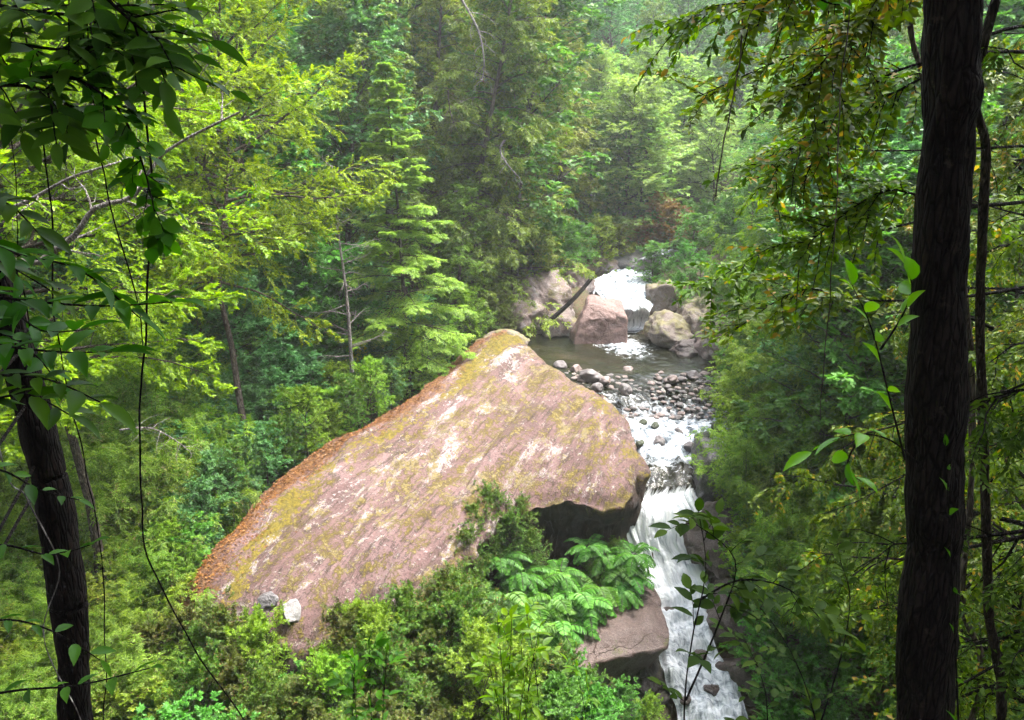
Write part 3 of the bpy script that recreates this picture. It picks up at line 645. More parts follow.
def plant_h(pr, u, vtop, h, label, cat='tree', group=None, rz=None, wide=1., ymax=140, ymin=3.):
    """a plant of height h rooted where the ground lies h below the line of sight to picture point (u, vtop)"""
    ys = np.concatenate([np.arange(ymin, 60, .15), np.arange(60, ymax, .6)]); d = ray(u, vtop); p = d[None]*(ys/d[1])[:, None]
    gap = p[:, 2] - ground(p[:, 0], p[:, 1]); hit = np.where(gap < 0)[0]; end = hit[0] if len(hit) else len(ys)
    k = np.where((gap[:end-1] >= h) & (gap[1:end] < h))[0] if end > 1 else []
    if len(k): i = k[-1] + 1
    elif end < len(ys) or gap[end-1] < h: i = end - 1
    else: return None
    if i < 3: return None
    x, y = p[i, 0], p[i, 1]; z = g1(x, y) - .05; s = max(p[i, 2] - z, h*.8)/pr[1]
    return put(pr, (x, y, z), rng.uniform(0, 6.28) if rz is None else rz, (s*wide, s*wide, s), label, cat, group)
def tree(name, seed, H, shape, nl, l1, leaf, mats, trunk_r=.16, crown0=.3, k2=9, k3=7, nlf=10, a1=(1.1, .6), droop=(0., 0.), planar=.6, lsz=(.1, .05), kind='d', lean=.15, wig=.3,
         l2=.42, l3=.38, jit=.35, bark='bark', kside=7, trunk_seg=10, leafang=.9, up3=0.):
    """trunk > limbs > branches > twigs with leaves; shape(f) length factor for height fraction f in the crown"""
    r = np.random.default_rng(seed); wood = Bag(); lf = Bag()
    T = grow(r, np.zeros((1, 3)), np.array([[0, 0, 1.]]), H, trunk_seg, .4, lean); T[0, :, 2] *= H/T[0, -1, 2]; T[0, 0, 2] = -.6
    wood.add(*tubes(T, trunk_r, trunk_r*.08, kside, .8))
    f = np.sort(np.clip(np.linspace(0, 1, nl) + r.uniform(-.5, .5, nl)/nl, 0, .985)); h = crown0 + (1-crown0)*f
    pos, _ = samp(T, h[None]); pos = pos[0]
    az = np.arange(nl)*2.39996 + r.normal(size=nl)*.3; el = a1[0] + (a1[1]-a1[0])*f + r.normal(size=nl)*.12   # angle from vertical
    D = np.stack([np.cos(az)*np.sin(el), np.sin(az)*np.sin(el), np.cos(el)], -1)
    L1 = l1*shape(f)*r.uniform(.75, 1.15, nl)
    P1 = grow(r, pos, D, L1, 7, droop[0], wig)
    wood.add(*tubes(P1, np.maximum(L1*.011, .010), .005, 4))
    O, D2, fr = child(r, P1, k2, .22, .98, .85, planar)
    par = np.repeat(L1, k2); L2 = par*l2*(1.15-.75*fr)*r.uniform(.7, 1.2, len(fr)); L2 = np.maximum(L2, .12)
    P2 = grow(r, O, D2, L2, 4, droop[1], wig, .6)
    wood.add(*tubes(P2, np.maximum(L2*.012, .005), .003, 3))
    O, D3, fr = child(r, P2, k3, .15, 1., .8, planar)
    L3 = np.maximum(np.repeat(L2, k3)*l3*(1.1-.5*fr), .10)*r.uniform(.7, 1.2, len(fr))
    P3 = grow(r, O, D3, L3, 2, droop[1]+up3, wig*.6, .6)
    twigleaves(r, lf, P3, nlf, lsz[0], lsz[1], leafang, jit, kind)
    e = empty(name, (0, 0, 0))
    obj('trunk', wood.mesh('trunk', M[bark], True), e); obj('crown', lf.mesh('crown', mats), e)
    e['H'] = H
    return e
PROTO = []
def proto(e, H):
    PROTO.append(e); return (e, H)
used = set()
def put(pr, loc, rz, sc, label, cat, group=None, name=None, tilt=None):
    e = pr[0] if isinstance(pr, tuple) else pr
    if e.name not in used:
        used.add(e.name); e.location = [float(q) for q in loc]; e.rotation_euler = (*(tilt or (0, 0)), rz); e.scale = (sc,)*3 if not hasattr(sc, '__len__') else sc
        e['label'] = label; e['category'] = cat
        if group: e['group'] = group
        return e
    c = dup(e, loc, rz, sc, tilt, label=label, category=cat)
    if group: c['group'] = group
    elif 'group' in c: del c['group']
    return c
def plant(pr, u, vtop, y, label, cat='tree', group=None, rz=None, wide=1., vb=None, base=None):
    """stand a plant on the ground at depth y under picture column u, tall enough for its top to reach row vtop"""
    top = at(u, vtop, y); x = top[0] if vb is None else at(u, vb, y)[0]
    z = g1(x, y) if base is None else base; h = max(top[2] - z, .4); s = h/pr[1]
    return put(pr, (x, y, z), rng.uniform(0, 6.28) if rz is None else rz, (s*wide, s*wide, s), label, cat, group)

def brighter(c, k, y=1.08):
    return tuple(min(q*k*w, .6) for q, w in zip(c, (y, 1, .85)))
_lm = leafmat
def leafmat(name, cols, *a, **k):
    return _lm(name, [brighter(c, 1.45) for c in cols], *a, **k)
M['bark'] = barkmat('bark_grey_brown', (.06, .045, .035), (.16, .13, .11), 1)
M['bark_dark'] = barkmat('bark_dark', (.005, .0035, .003), (.022, .0155, .013), 1.4)
M['bark_pale'] = barkmat('bark_pale', (.2, .17, .15), (.42, .38, .36), 1.5)
M['bark_red'] = barkmat('bark_reddish', (.0035, .0022, .002), (.014, .008, .0065), 1.4)
Gr = {
 'lime': leafmat('leaf_yellow_green', [(.04, .078, .006), (.105, .165, .012), (.205, .28, .026)], .5),
 'olive': leafmat('leaf_olive', [(.025, .05, .010), (.07, .12, .022), (.14, .20, .04)], .35),
 'olive2': leafmat('leaf_warm_olive', [(.045, .065, .012), (.10, .15, .028), (.19, .23, .05)], .35, odd=((.2, .12, .05), .02)),
 'mid': leafmat('leaf_mid_green', [(.02, .06, .014), (.05, .13, .03), (.10, .22, .06)], .4),
 'blue': leafmat('leaf_blue_green', [(.02, .06, .025), (.055, .14, .06), (.13, .25, .12)], .35),
 'pale': leafmat('leaf_pale_green', [(.06, .12, .045), (.13, .21, .08), (.22, .31, .13)], .45),
 'conifer': leafmat('needle_light_green', [(.05, .12, .028), (.12, .22, .05), (.20, .32, .085)], .45),
 'fineg': leafmat('leaf_fine_green', [(.016, .045, .010), (.045, .095, .018), (.10, .165, .038)], .4, odd=((.2, .11, .03), .05)),
 'scrub': leafmat('leaf_scrub', [(.016, .028, .007), (.042, .062, .013), (.09, .11, .026)], .35, odd=((.13, .065, .02), .10)),
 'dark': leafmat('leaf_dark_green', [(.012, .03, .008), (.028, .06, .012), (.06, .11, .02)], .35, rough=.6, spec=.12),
 'curtain': leafmat('leaf_green_yellow_spotted', [(.018, .042, .006), (.055, .10, .011), (.13, .19, .018)], .45, odd=((.30, .19, .015), .09)),
 'bankgreen': leafmat('leaf_bank_green', [(.04, .095, .014), (.10, .18, .032), (.19, .29, .06)], .45),
 'bamboo': leafmat('leaf_bamboo', [(.04, .075, .015), (.09, .16, .03), (.17, .25, .07)], .45, odd=((.25, .19, .09), .05)),
 'fern': leafmat('fern_green', [(.03, .085, .018), (.065, .16, .035), (.13, .27, .08)], .4),
 'near': leafmat('leaf_near_deep_green', [(.012, .04, .006), (.03, .085, .012), (.06, .14, .02)], .45, rough=.5, spec=.15),
 'sprout': leafmat('leaf_fresh_green', [(.05, .14, .01), (.10, .24, .015), (.18, .34, .03)], .5, rough=.35),
 'russet': leafmat('leaf_russet', [(.06, .045, .02), (.13, .085, .04), (.17, .15, .06)], .35),
}
rnd = lambda f: np.sqrt(np.clip(1 - ((f - .42)/.62)**2, .05, 1))
con = lambda f: (1 - f)**.85 + .04
col_ = lambda f: .35 + .65*np.sqrt(np.clip(1 - f, 0, 1))
A_broad = proto(tree('broadleaf_tree', 11, 10, rnd, 46, 3.1, 1, Gr['mid'], .15, .12, 8, 6, 11, (1.5, .5), (.15, -.1), .45, (.16, .09)), 10)
A_pale = proto(tree('broadleaf_tree', 12, 11, rnd, 50, 3.4, 1, Gr['pale'], .15, .1, 8, 6, 10, (1.5, .5), (.0, -.3), .8, (.17, .07)), 11)
A_blue = proto(tree('broadleaf_tree', 13, 10, rnd, 46, 3.2, 1, Gr['blue'], .15, .1, 8, 6, 11, (1.5, .5), (.1, -.15), .4, (.15, .09)), 10)
A_ol = proto(tree('drooping_evergreen', 14, 15, col_, 90, 3.3, 1, Gr['olive'], .22, .08, 9, 6, 11, (1.6, .6), (-.5, -.7), .7, (.14, .045)), 15)
A_ol2 = proto(tree('drooping_evergreen', 15, 14, col_, 80, 3.0, 1, Gr['olive2'], .2, .08, 9, 6, 11, (1.6, .6), (-.4, -.6), .7, (.15, .05)), 14)
A_con = proto(tree('young_conifer', 16, 11, con, 86, 2.5, 1, Gr['conifer'], .11, .03, 15, 9, 9, (1.75, 1.0), (-.25, -.28), 1., (.10, .038), wig=.1, l2=.4, l3=.42, jit=.16, lean=.05), 11)
A_lime = proto(tree('lime_green_tree', 17, 16, rnd, 64, 5.6, 1, Gr['lime'], .15, .42, 15, 12, 15, (1.6, .5), (-.15, -.25), .5, (.085, .05), lean=.3, l2=.32, wig=.35), 16)
A_sh = [proto(tree('shrub', 20+k, 3, rnd, 34, 1.5, 1, Gr[g], .05, .05, 7, 6, 9, (1.45, .3), (.1, 0), .4, (.085, .042)), 3) for k, g in enumerate(['blue', 'mid', 'mid', 'olive2'])]
A_dk = proto(tree('dark_broadleaf_tree', 31, 9, rnd, 40, 3.4, 1, Gr['dark'], .13, .2, 9, 7, 10, (1.4, .5), (-.1, -.3), .6, (.11, .055)), 9)
A_shf = [proto(tree('shrub', 80+k, 3, rnd, 40, 1.5, 1, Gr[g], .04, .05, 8, 7, 11, (1.45, .25), (.15, 0), .4, (.055, .026)), 3) for k, g in enumerate(['fineg', 'scrub', 'bankgreen'])]
A_shb = [proto(tree('shrub', 90+k, 3, rnd, 34, 1.5, 1, Gr[g], .05, .05, 7, 6, 9, (1.45, .3), (.0, -.2), .6, (.085, .04)), 3) for k, g in enumerate(['bankgreen', 'lime'])]
A_cur = proto(tree('curtain_tree', 61, 19, col_, 74, 4.6, 1, Gr['curtain'], .16, .40, 11, 8, 11, (1.5, .7), (-.9, -1.1), .6, (.085, .045), wig=.4, l2=.36, bark='bark_dark'), 19)
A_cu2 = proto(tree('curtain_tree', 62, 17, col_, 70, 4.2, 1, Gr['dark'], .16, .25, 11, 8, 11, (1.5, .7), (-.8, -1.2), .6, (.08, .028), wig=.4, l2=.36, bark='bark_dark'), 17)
A_shade_cano = proto(tree('shade_canopy_tree', 63, 14, rnd, 60, 5.5, 1, Gr['dark'], .2, .42, 11, 9, 12, (1.45, .5), (.1, -.1), .6, (.13, .075)), 14)
A_yel = proto(tree('shrub', 33, 3, rnd, 30, 1.4, 1, leafmat('leaf_yellow', [(.12, .16, .01), (.3, .33, .02), (.42, .42, .03)], .45), .04, .1, 7, 6, 9, (1.4, .3), (.1, 0), .4, (.1, .05)), 3)
A_rus = proto(tree('shrub', 34, 3, rnd, 30, 1.5, 1, Gr['russet'], .04, .05, 7, 6, 9, (1.4, .3), (.1, 0), .4, (.09, .05)), 3)
def bamboo(seed, H=4, n=34, mat='bamboo'):
    r = np.random.default_rng(seed); wood = Bag(); lf = Bag(); az = r.uniform(0, 2*PI, n); el = r.uniform(.05, .55, n)
    D = np.stack([np.cos(az)*np.sin(el), np.sin(az)*np.sin(el), np.cos(el)], -1); O = np.c_[r.normal(size=(n, 2))*.25, np.full(n, -.1)]
    P = grow(r, O, D, H*r.uniform(.7, 1.25, n), 9, -1.5*el*r.uniform(.6, 1.4, n), .15); wood.add(*tubes(P, .012, .003, 4))
    O, D2, fr = child(r, P, 22, .22, 1, .9, 0); P2 = grow(r, O, D2, .55*(1.2-.6*fr), 3, -.9, .2); wood.add(*tubes(P2, .004, .002, 3))
    twigleaves(r, lf, P2, 12, .14, .03, .7, .35, 'd')
    O, D3, fr = child(r, P2, 3, .2, .9, .8, 0); P3 = grow(r, O, D3, np.full(len(O), .28), 2, -.9, .2); twigleaves(r, lf, P3, 8, .13, .03, .7, .35, 'd')
    e = empty('bamboo_clump', (0, 0, 0)); obj('cane', wood.mesh('cane', M['bark']), e); obj('foliage', lf.mesh('foliage', Gr[mat]), e); return e
A_bam = [proto(bamboo(41), 3.6), proto(bamboo(42, mat='bankgreen'), 3.6), proto(bamboo(43, mat='bankgreen'), 3.6)]
def fern(seed, n=13, L=1.15, mat='fern', pin=26, wide=.26):
    r = np.random.default_rng(seed); wood = Bag(); lf = Bag(); az = np.arange(n)*2.4 + r.normal(size=n)*.2; el = r.uniform(.45, 1.15, n)
    D = np.stack([np.cos(az)*np.sin(el), np.sin(az)*np.sin(el), np.cos(el)], -1)
    P = grow(r, np.zeros((n, 3)), D, L*r.uniform(.75, 1.2, n), 9, -1.9, .08); wood.add(*tubes(P, .008, .002, 4))
    fr = np.tile(np.linspace(.14, 1, pin), (n, 1)); pos, T = samp(P, fr); Sx = perp(T.reshape(-1, 3)).reshape(T.shape)
    for sd in (1, -1):
        D = nz(T*.35 + Sx*sd + r.normal(size=T.shape)*.06 - UPV*.18); N = nz(np.cross(Sx, T)*1. + r.normal(size=T.shape)*.12); N = np.where(N[..., 2:] < 0, -N, N)
        ln = (wide*np.sin(PI*np.clip(fr*.92+.04, 0, 1))**.7 + .02); w = np.full_like(ln, L/pin*1.15)
        V, F = leaves(pos.reshape(-1, 3), D.reshape(-1, 3), N.reshape(-1, 3), ln.ravel(), w.ravel(), 'l'); lf.add(V, F)
    e = empty('fern', (0, 0, 0)); obj('stem', wood.mesh('stem', M['bark']), e); obj('frond', lf.mesh('frond', Gr[mat]), e); return e
A_fern = [proto(fern(51), .8), proto(fern(52, 16, 1., 'mid', 30, .2), .8)]
# ================================================================ planting
def jit(a): return rng.uniform(-a, a)
def many(prs, pts, h, label, cat, group, wide=1.1, hj=.12, uj=10, vj=8, ymax=140, ymin=3., zones=None):
    for i, q in enumerate(pts):
        lab, grp = label, group
        if zones:
            z_ = next(w for m_, w in zones if q[0] < m_); lab, grp = label + ' ' + z_, group + ' ' + z_
        hh = (q[2] if len(q) > 2 else h)*(1 + jit(hj))
        plant_h(prs[int(rng.integers(len(prs)))], q[0] + jit(uj), q[1] + jit(vj), hh, lab, cat, grp, wide=wide*rng.uniform(.9, 1.15), ymax=ymax, ymin=ymin)
def grid(u0, u1, du, v0, v1, dv):
    out = []
    for j, v in enumerate(np.arange(v0, v1 + 1, dv)):
        for u in np.arange(u0 + (j % 2)*du/2, u1 + 1, du): out.append((u, v))
    return out
# --- hero trees
plant(A_con, 408, 62, 29.5, 'young light green conifer with layered branches rising at the forest edge of the slab', 'tree', vb=372, rz=1.0)
put(A_lime, (-10.2, 17.5, g1(-10.2, 17.5)), .5, .98, 'bright yellow green broadleaf tree reaching in from the left above the shrubs', 'tree')
plant(A_ol, 470, -60, 36, 'tall olive evergreen with drooping boughs right behind the young conifer', 'tree')
plant(A_ol2, 520, -70, 38.5, 'tall warm olive evergreen leaning over the head of the pool', 'tree')
plant(A_ol2, 430, -90, 41, 'olive evergreen rising behind the young conifer tip', 'tree')
plant(A_ol, 375, -80, 36, 'dark olive evergreen between the dead snag and the young conifer', 'tree')
plant(A_ol2, 560, -10, 46, 'sunlit yellow olive evergreen at the end of the left forest wall', 'tree')
plant(A_pale, 592, 60, 52, 'pale feathery tree where the left forest wall meets the valley', 'tree')
plant(A_ol, 482, 110, 37, 'low olive evergreen hanging over the pool corner rocks', 'tree', wide=1.2)
plant(A_ol, 458, 190, 33.4, 'short olive evergreen directly right of the young conifer', 'tree', wide=1.2)
put(A_lime, (-13.5, 20.5, g1(-13.5, 20.5)), 2.5, 1.08, 'larger yellow green tree behind the pale dead limb at the edge of the view', 'tree')
put(A_lime, (-8.2, 23.5, g1(-8.2, 23.5)), 4.1, .9, 'smaller yellow green tree just left of the dead snag', 'tree')
# --- left hillside
many([A_ol, A_broad, A_blue], grid(-60, 345, 62, -100, 130, 46), 11, 'tall dark green tree of the hillside forest', 'tree', 'tall trees of the hillside forest', ymin=31, zones=[(110, 'behind the pale dead limbs'), (250, 'behind the yellow green crowns'), (999, 'behind the dead snag')])
many([A_ol2, A_ol, A_broad], grid(400, 560, 60, -120, 60, 60), 13, 'tall olive tree high on the slope behind the young conifer', 'tree', 'tall olive trees behind the young conifer', ymin=36)
many([A_blue, A_broad], grid(-40, 330, 58, 150, 235, 40), 4.5, 'small bushy tree on the slope above the shrubs', 'tree', 'small bushy trees', wide=1.3, ymin=22, zones=[(130, 'near the leaning trunk'), (999, 'between leaning trunk and snag')])
many([A_sh[0], A_sh[0], A_sh[1]], grid(150, 385, 40, 262, 330, 24), 3, 'leafy blue green shrub on the slope above the slab', 'shrub', 'blue green shrubs above the slab', wide=1.2, ymin=15)
edge = [(440,338),(425,352),(398,372),(376,384),(350,396),(325,404),(300,418),(280,432),(262,452),(246,470),(232,492),(216,514),(200,540),(186,565),(372,355),(345,362),(316,375),(288,388),(262,405),(238,425),(222,450),(205,480),(190,510),(175,540),(330,340),(300,350),(270,365),(240,385),(210,410),(190,440),(175,470),(160,500)]
many([A_sh[0], A_sh[0], A_sh[1]], [(u-16, v-34) for u, v in edge], 1.9, 'leafy blue green shrub crowding the forest side of the slab', 'shrub', 'blue green shrubs beside the slab', wide=1.25, uj=5, vj=6, ymin=14)
many([A_shb[0], A_sh[0], A_shf[2], A_sh[0]], grid(165, 350, 34, 315, 430, 28), 1.7, 'rounded light green shrub filling the slope between the snag and the slab', 'shrub', 'light green shrubs between snag and slab', wide=1.35, ymin=17)
many([A_shf[1]], [(455,305),(476,298),(494,300),(505,306)], 2, 'brownish green shrub at the top corner of the slab', 'shrub', 'brownish shrubs at the top of the slab', uj=3, vj=3, ymin=30)
plant_h(A_yel, 358, 348, 2.0, 'small bright yellow leaved shrub among the blue green shrubs', 'shrub', wide=.6, ymin=15)
many([A_bam[0], A_bam[1]], grid(-20, 190, 46, 330, 480, 34), 2.6, 'feathery bamboo clump in the hollow', 'bamboo', 'hollow bamboo clumps', ymin=9, zones=[(80, 'around the leaning trunk'), (999, 'between leaning trunk and slab')])
many([A_bam[0], A_bam[1], A_sh[3]], grid(-20, 180, 50, 520, 700, 36), 1.8, 'low tangled plant on the gully floor left of the slab', 'plant', 'low plants of the left gully', ymin=8)
EDGE = [(492,330),(470,338),(448,358),(432,374),(412,390),(392,404),(372,416),(350,428),(328,440),(308,452),(288,466),(270,480),(254,495),(240,510),(226,527),(214,544),(204,560),(192,578),(180,596)]
for i, (u, v) in enumerate(EDGE):
    p = onplane(u - 12, v - 4, PN, PC); k = rng.integers(4); zz = g1(p[0], p[1])
    put([A_sh[0], A_shf[2], A_shb[0], A_shf[0]][k], (p[0] - .35, p[1] + .15, max(zz, p[2] - .7)), rng.uniform(0, 6), .52 + jit(.14), 'low leafy shrub overhanging the litter strip along the top side of the slab', 'shrub', 'low shrubs along the litter strip')
# --- in front of the slab
for (u, vt, y) in [(186,590,15.8),(208,588,15.4),(232,598,15.2),(256,606,15.),(322,618,14.8),(338,600,15.2),(356,588,15.6),(374,580,16),(392,574,16.4),(412,568,16.8),(434,566,17.2),(200,625,14.2),(230,640,14),(262,650,13.8),(300,655,14),(335,640,14.2),(365,620,14.8),(395,612,15.4),(425,600,16)]:
    plant(A_shf[[0, 1, 1, 2][int(rng.integers(4))]], u + jit(4), vt + (42 if u < 350 else 44) + jit(10), y, 'fine leafed shrub along the lower edge of the slab', 'shrub', 'fine leafed shrubs at the lower edge of the slab', wide=.8)
for (u, vt, y) in [(452,590,17.8),(468,594,17.8),(440,614,16.8),(455,624,16.6),(474,622,17.4),(410,625,16.2),(385,655,15)]:
    plant(A_shf[0], u, vt, y, 'dark leafed shrub under the front rim of the slab', 'shrub', 'shrubs under the front rim of the slab', wide=.85)
many([A_shf[0], A_shf[1], A_shf[1], A_sh[1]], grid(150, 480, 44, 640, 730, 30), 1.7, 'green shrub on the gully floor', 'shrub', 'gully floor shrubs', ymin=8, zones=[(300, 'below the white upright stone'), (400, 'below the middle of the slab'), (999, 'below the broad ferns')])
for i, (u, vt, y, zb, k) in enumerate([(478,515,20.6,-11.9,1),(500,503,21.2,-11.7,1),(518,510,21.3,-11.9,2),(460,540,19.6,-12.1,1),(612,545,22.0,-12.9,1),(528,560,20.7,-12.6,2),(588,568,21.2,-13.1,1),(618,494,22.3,-10.9,3),(470,530,20.2,-12,0),(488,500,21,-11.6,0),(510,520,21,-12,0),(535,540,21,-12.5,0)]):
    plant(A_shf[0 if k < 3 else 1], u, vt, y, 'dark leafy shrub growing on the rock face under the slab rim' if i != 7 else 'small yellowish shrub on the rim of the slab by the cascade', 'shrub', 'shrubs on the rock face under the slab' if i != 7 else None, base=zb, wide=.9)
for i, (u, v, y, s, k) in enumerate([(505,602,19.8,1.15,0),(528,598,20.2,1.2,0),(552,600,20.2,1.1,0),(575,598,20.4,1.1,0),(540,622,19.6,1.1,0),(515,630,19.3,1.1,0),(598,588,20.9,1.,0),(615,570,21.5,1.,1),(628,580,21.3,1.,1),(604,556,21.6,.9,1),(560,575,20.8,.9,1),(490,625,19.2,1.,1),(480,600,19.5,1,1),(588,548,21.6,.8,1),(634,556,21.6,.9,1),(622,592,20.9,.8,1),(520,575,20.4,.9,1),(500,560,20.6,.9,1),(585,606,20.2,.95,0),(560,628,19.5,1.,0),(532,640,19,1.,0)]):
    p = at(u, v, y); put(A_fern[k], p, i*1.3, s, 'large pale green fern with broad drooping fronds on the ledge under the overhang' if k == 0 else 'dark feathery fern on the rock by the waterfall', 'fern', 'broad ferns under the overhang' if k == 0 else 'feathery ferns under the overhang')
for (u, vt, y) in [(512,668,16),(540,672,16.4),(566,676,17),(592,684,17.4),(618,692,17.6),(644,700,17.8),(480,655,15.6),(526,700,14.6),(560,704,15),(600,712,15.4)]:
    plant([A_shf[0], A_shf[2], A_sh[1]][int(rng.integers(3))], u + jit(5), vt + jit(6), y, 'green shrub below the rock shelf and ferns at the bottom of the gully', 'shrub', 'shrubs below the rock shelf', wide=.9)
# --- right bank
rb = [(735,385),(738,410),(742,440),(740,465),(745,490),(742,515),(750,540)]
many([A_shb[0], A_shb[0], A_shf[2]], rb, 1.5, 'small leafy shrub at the edge of the right bank beside the rapids', 'shrub', 'small shrubs beside the rapids', uj=3, vj=4, ymin=15)
many([A_bam[1], A_bam[2]], grid(770, 1030, 42, 300, 540, 34), 2.6, 'arching fresh green bamboo clump', 'bamboo', 'bamboo clumps', ymin=9, zones=[(835, 'on the bank directly beside the cascade'), (935, 'on the bank just left of the thick trunk'), (1200, 'in the shade right of the thick trunk')])
many([A_sh[2], A_sh[1]], grid(768, 1030, 46, 560, 730, 32), 1.9, 'shaded leafy shrub low on the bank', 'shrub', 'shaded bank shrubs', ymin=8, zones=[(900, 'between cascade and thick trunk'), (1200, 'right of the thick trunk')])
many([A_sh[1], A_sh[2]], [(730,292),(745,280),(735,315),(748,335),(750,300),(765,270),(742,355),(760,320)], 2, 'leafy shrub leaning over the right side of the pool', 'shrub', 'shrubs right of the pool', uj=4, vj=4, ymin=25)
many([A_sh[2]], [(672,262),(686,250),(655,272),(680,280),(700,262),(715,268)], 1.4, 'light green shrub on the rocks above the right side of the upper waterfall', 'shrub', 'shrubs above the upper waterfall', uj=3, vj=3, ymin=34)
many([A_rus], [(655,212),(672,220),(640,225)], 3., 'russet leaved shrub above the head of the rapids', 'shrub', 'russet shrubs above the rapids', uj=3, ymin=44)
many([A_sh[3], A_sh[1]], [(545,232),(528,240),(562,228),(580,236),(600,232),(620,236)], 2.2, 'low shrub on the bank above the pool corner and upper rapids', 'shrub', 'shrubs on the bank above the pool corner', uj=4, ymin=38)
many([A_bam[2], A_sh[1]], grid(760, 900, 48, 180, 280, 40), 3.2, 'green shrub mass on the upper right bank', 'shrub', 'shrubs on the upper right bank', ymin=16)
many([A_shb[0], A_shb[1], A_shb[0], A_sh[2]], grid(752, 900, 34, 320, 540, 34), 2.1, 'bright green leafy shrub among the bamboo of the steep right bank', 'shrub', 'leafy shrubs of the right bank', wide=1.2, ymin=12)
# --- valley
many([A_sh[2], A_sh[1]], grid(640, 740, 22, 205, 262, 16), 2.2, 'pale shrub on the flat beyond the upper rapids', 'shrub', 'shrubs beyond the upper rapids', uj=5, vj=5, ymin=40)
many([A_pale], grid(600, 860, 40, 60, 215, 30), 7.5, 'pale hazy green tree on the far slope', 'tree', 'pale trees', ymin=44, zones=[(670, 'straight beyond the upper waterfall'), (750, 'above the mossy boulders right of the pool'), (999, 'behind the drooping leafy curtain')])
many([A_blue, A_broad, A_ol, A_blue], grid(520, 960, 44, -110, 60, 30), 11, 'distant bluish green tree closing the valley', 'tree', 'distant trees closing the valley', ymin=58, ymax=170, zones=[(650, 'above the upper waterfall'), (760, 'above the right bank of the pool'), (1200, 'behind the drooping leafy curtain')])
many([A_broad, A_blue, A_ol], grid(850, 1080, 54, -60, 250, 52), 9, 'dark green tree on the hillside', 'tree', 'hillside trees', ymin=16, zones=[(930, 'between leafy curtain and thick near trunk'), (1300, 'in the gap right of the thick near trunk')])
many([A_pale, A_sh[1]], grid(560, 640, 34, 130, 210, 34), 6, 'pale leafy tree between the left forest wall and the rapids', 'tree', 'pale trees above the rapids', ymin=46)
for (u, v, y, q) in [(684,305,35.3,.26),(702,303,35.2,.3),(662,297,37.2,.28),(716,322,34,.3),(694,345,33.6,.2),(728,332,33,.34),(674,290,37.6,.3),(722,306,34.6,.34)]:
    put(A_shf[2 if q < .3 else 0], at(u, v + 6, y), u, q, 'small grassy tuft growing on the mossy rocks right of the pool', 'shrub', 'small tufts on the rocks right of the pool')
# --- undergrowth over the soil
def undergrowth():
    r = np.random.default_rng(77); n = 420000
    y = 8 + 90*r.random(n)**1.7; x = r.uniform(-.85, .85, n)*(y + 4)
    sd = inpoly_sd(x, y, OPs[::8]); d, cz, w = _seg(x, y); patch = fbm(np.c_[x*.5, y*.5, 0*x], 3, 88)
    dsh = inpoly_sd(x, y, SHs[::6])
    k = (sd < -.35) & (dsh < -.1) & ((d > w + .9) | (y > 56)) & (patch > -.45)
    k &= ~((x > 1) & (x < 5) & (y > 19.5) & (y < 23)); k &= ~((x > .5) & (x < 10.5) & (y > 33) & (y < 42) & (d < 4.2))
    x, y = x[k], y[k]; n = len(x); z = ground(x, y) + r.random(n)**1.5*.5*(1 + y/60)
    D = nz(np.c_[r.normal(size=(n, 2)), r.uniform(-.2, .9, n)]); N = nz(np.c_[r.normal(size=(n, 2))*.5, np.ones(n)])
    L = r.uniform(.07, .14, n)*(1 + y/28)
    V, F = leaves(np.c_[x, y, z], D, N, L, L*r.uniform(.3, .6, n), 'd')
    obj('undergrowth', mesh('undergrowth', V, F, Gr['mid']), kind='stuff')
undergrowth()
def litter():
    """fallen leaves along the forest side of the slab"""
    r = np.random.default_rng(5); n = 9000; eL = np.array([onplane(u, v, PN, PC)[:2] for u, v in [(172,605),(200,563),(232,520),(262,489),(300,458),(345,432),(385,413),(420,388),(450,360),(476,338),(500,329)]])
    i = r.integers(0, len(eL)-1, n); t = r.random(n); p = eL[i]*(1-t)[:, None] + eL[i+1]*t[:, None]; nn = np.array([.9, -.43]); off = np.abs(r.normal(size=n))*.6 - .15
    off = off + .25*fbm(np.c_[p*1.2, 0*t], 3, 6); p = p + nn*off[:, None]; sd = inpoly_sd(p[:, 0], p[:, 1], OPs[::4])
    k = sd > .05; p, sd = p[k], sd[k]; z = slab_z(p[:, 0], p[:, 1], sd) + .012; n = len(p)
    D = nz(np.c_[r.normal(size=(n, 2)), r.normal(size=n)*.15]); N = nz(np.c_[r.normal(size=(n, 2))*.3, np.ones(n)]); L = r.uniform(.04, .09, n)
    V, F = leaves(np.c_[p, z], D, N, L, L*.55, 'd')
    m = _lm('fallen_leaf', [(.04, .02, .01), (.14, .06, .022), (.24, .13, .05)], .1)
    obj('fallen_leaves', mesh('fallen_leaves', V, F, m), kind='stuff')
litter()
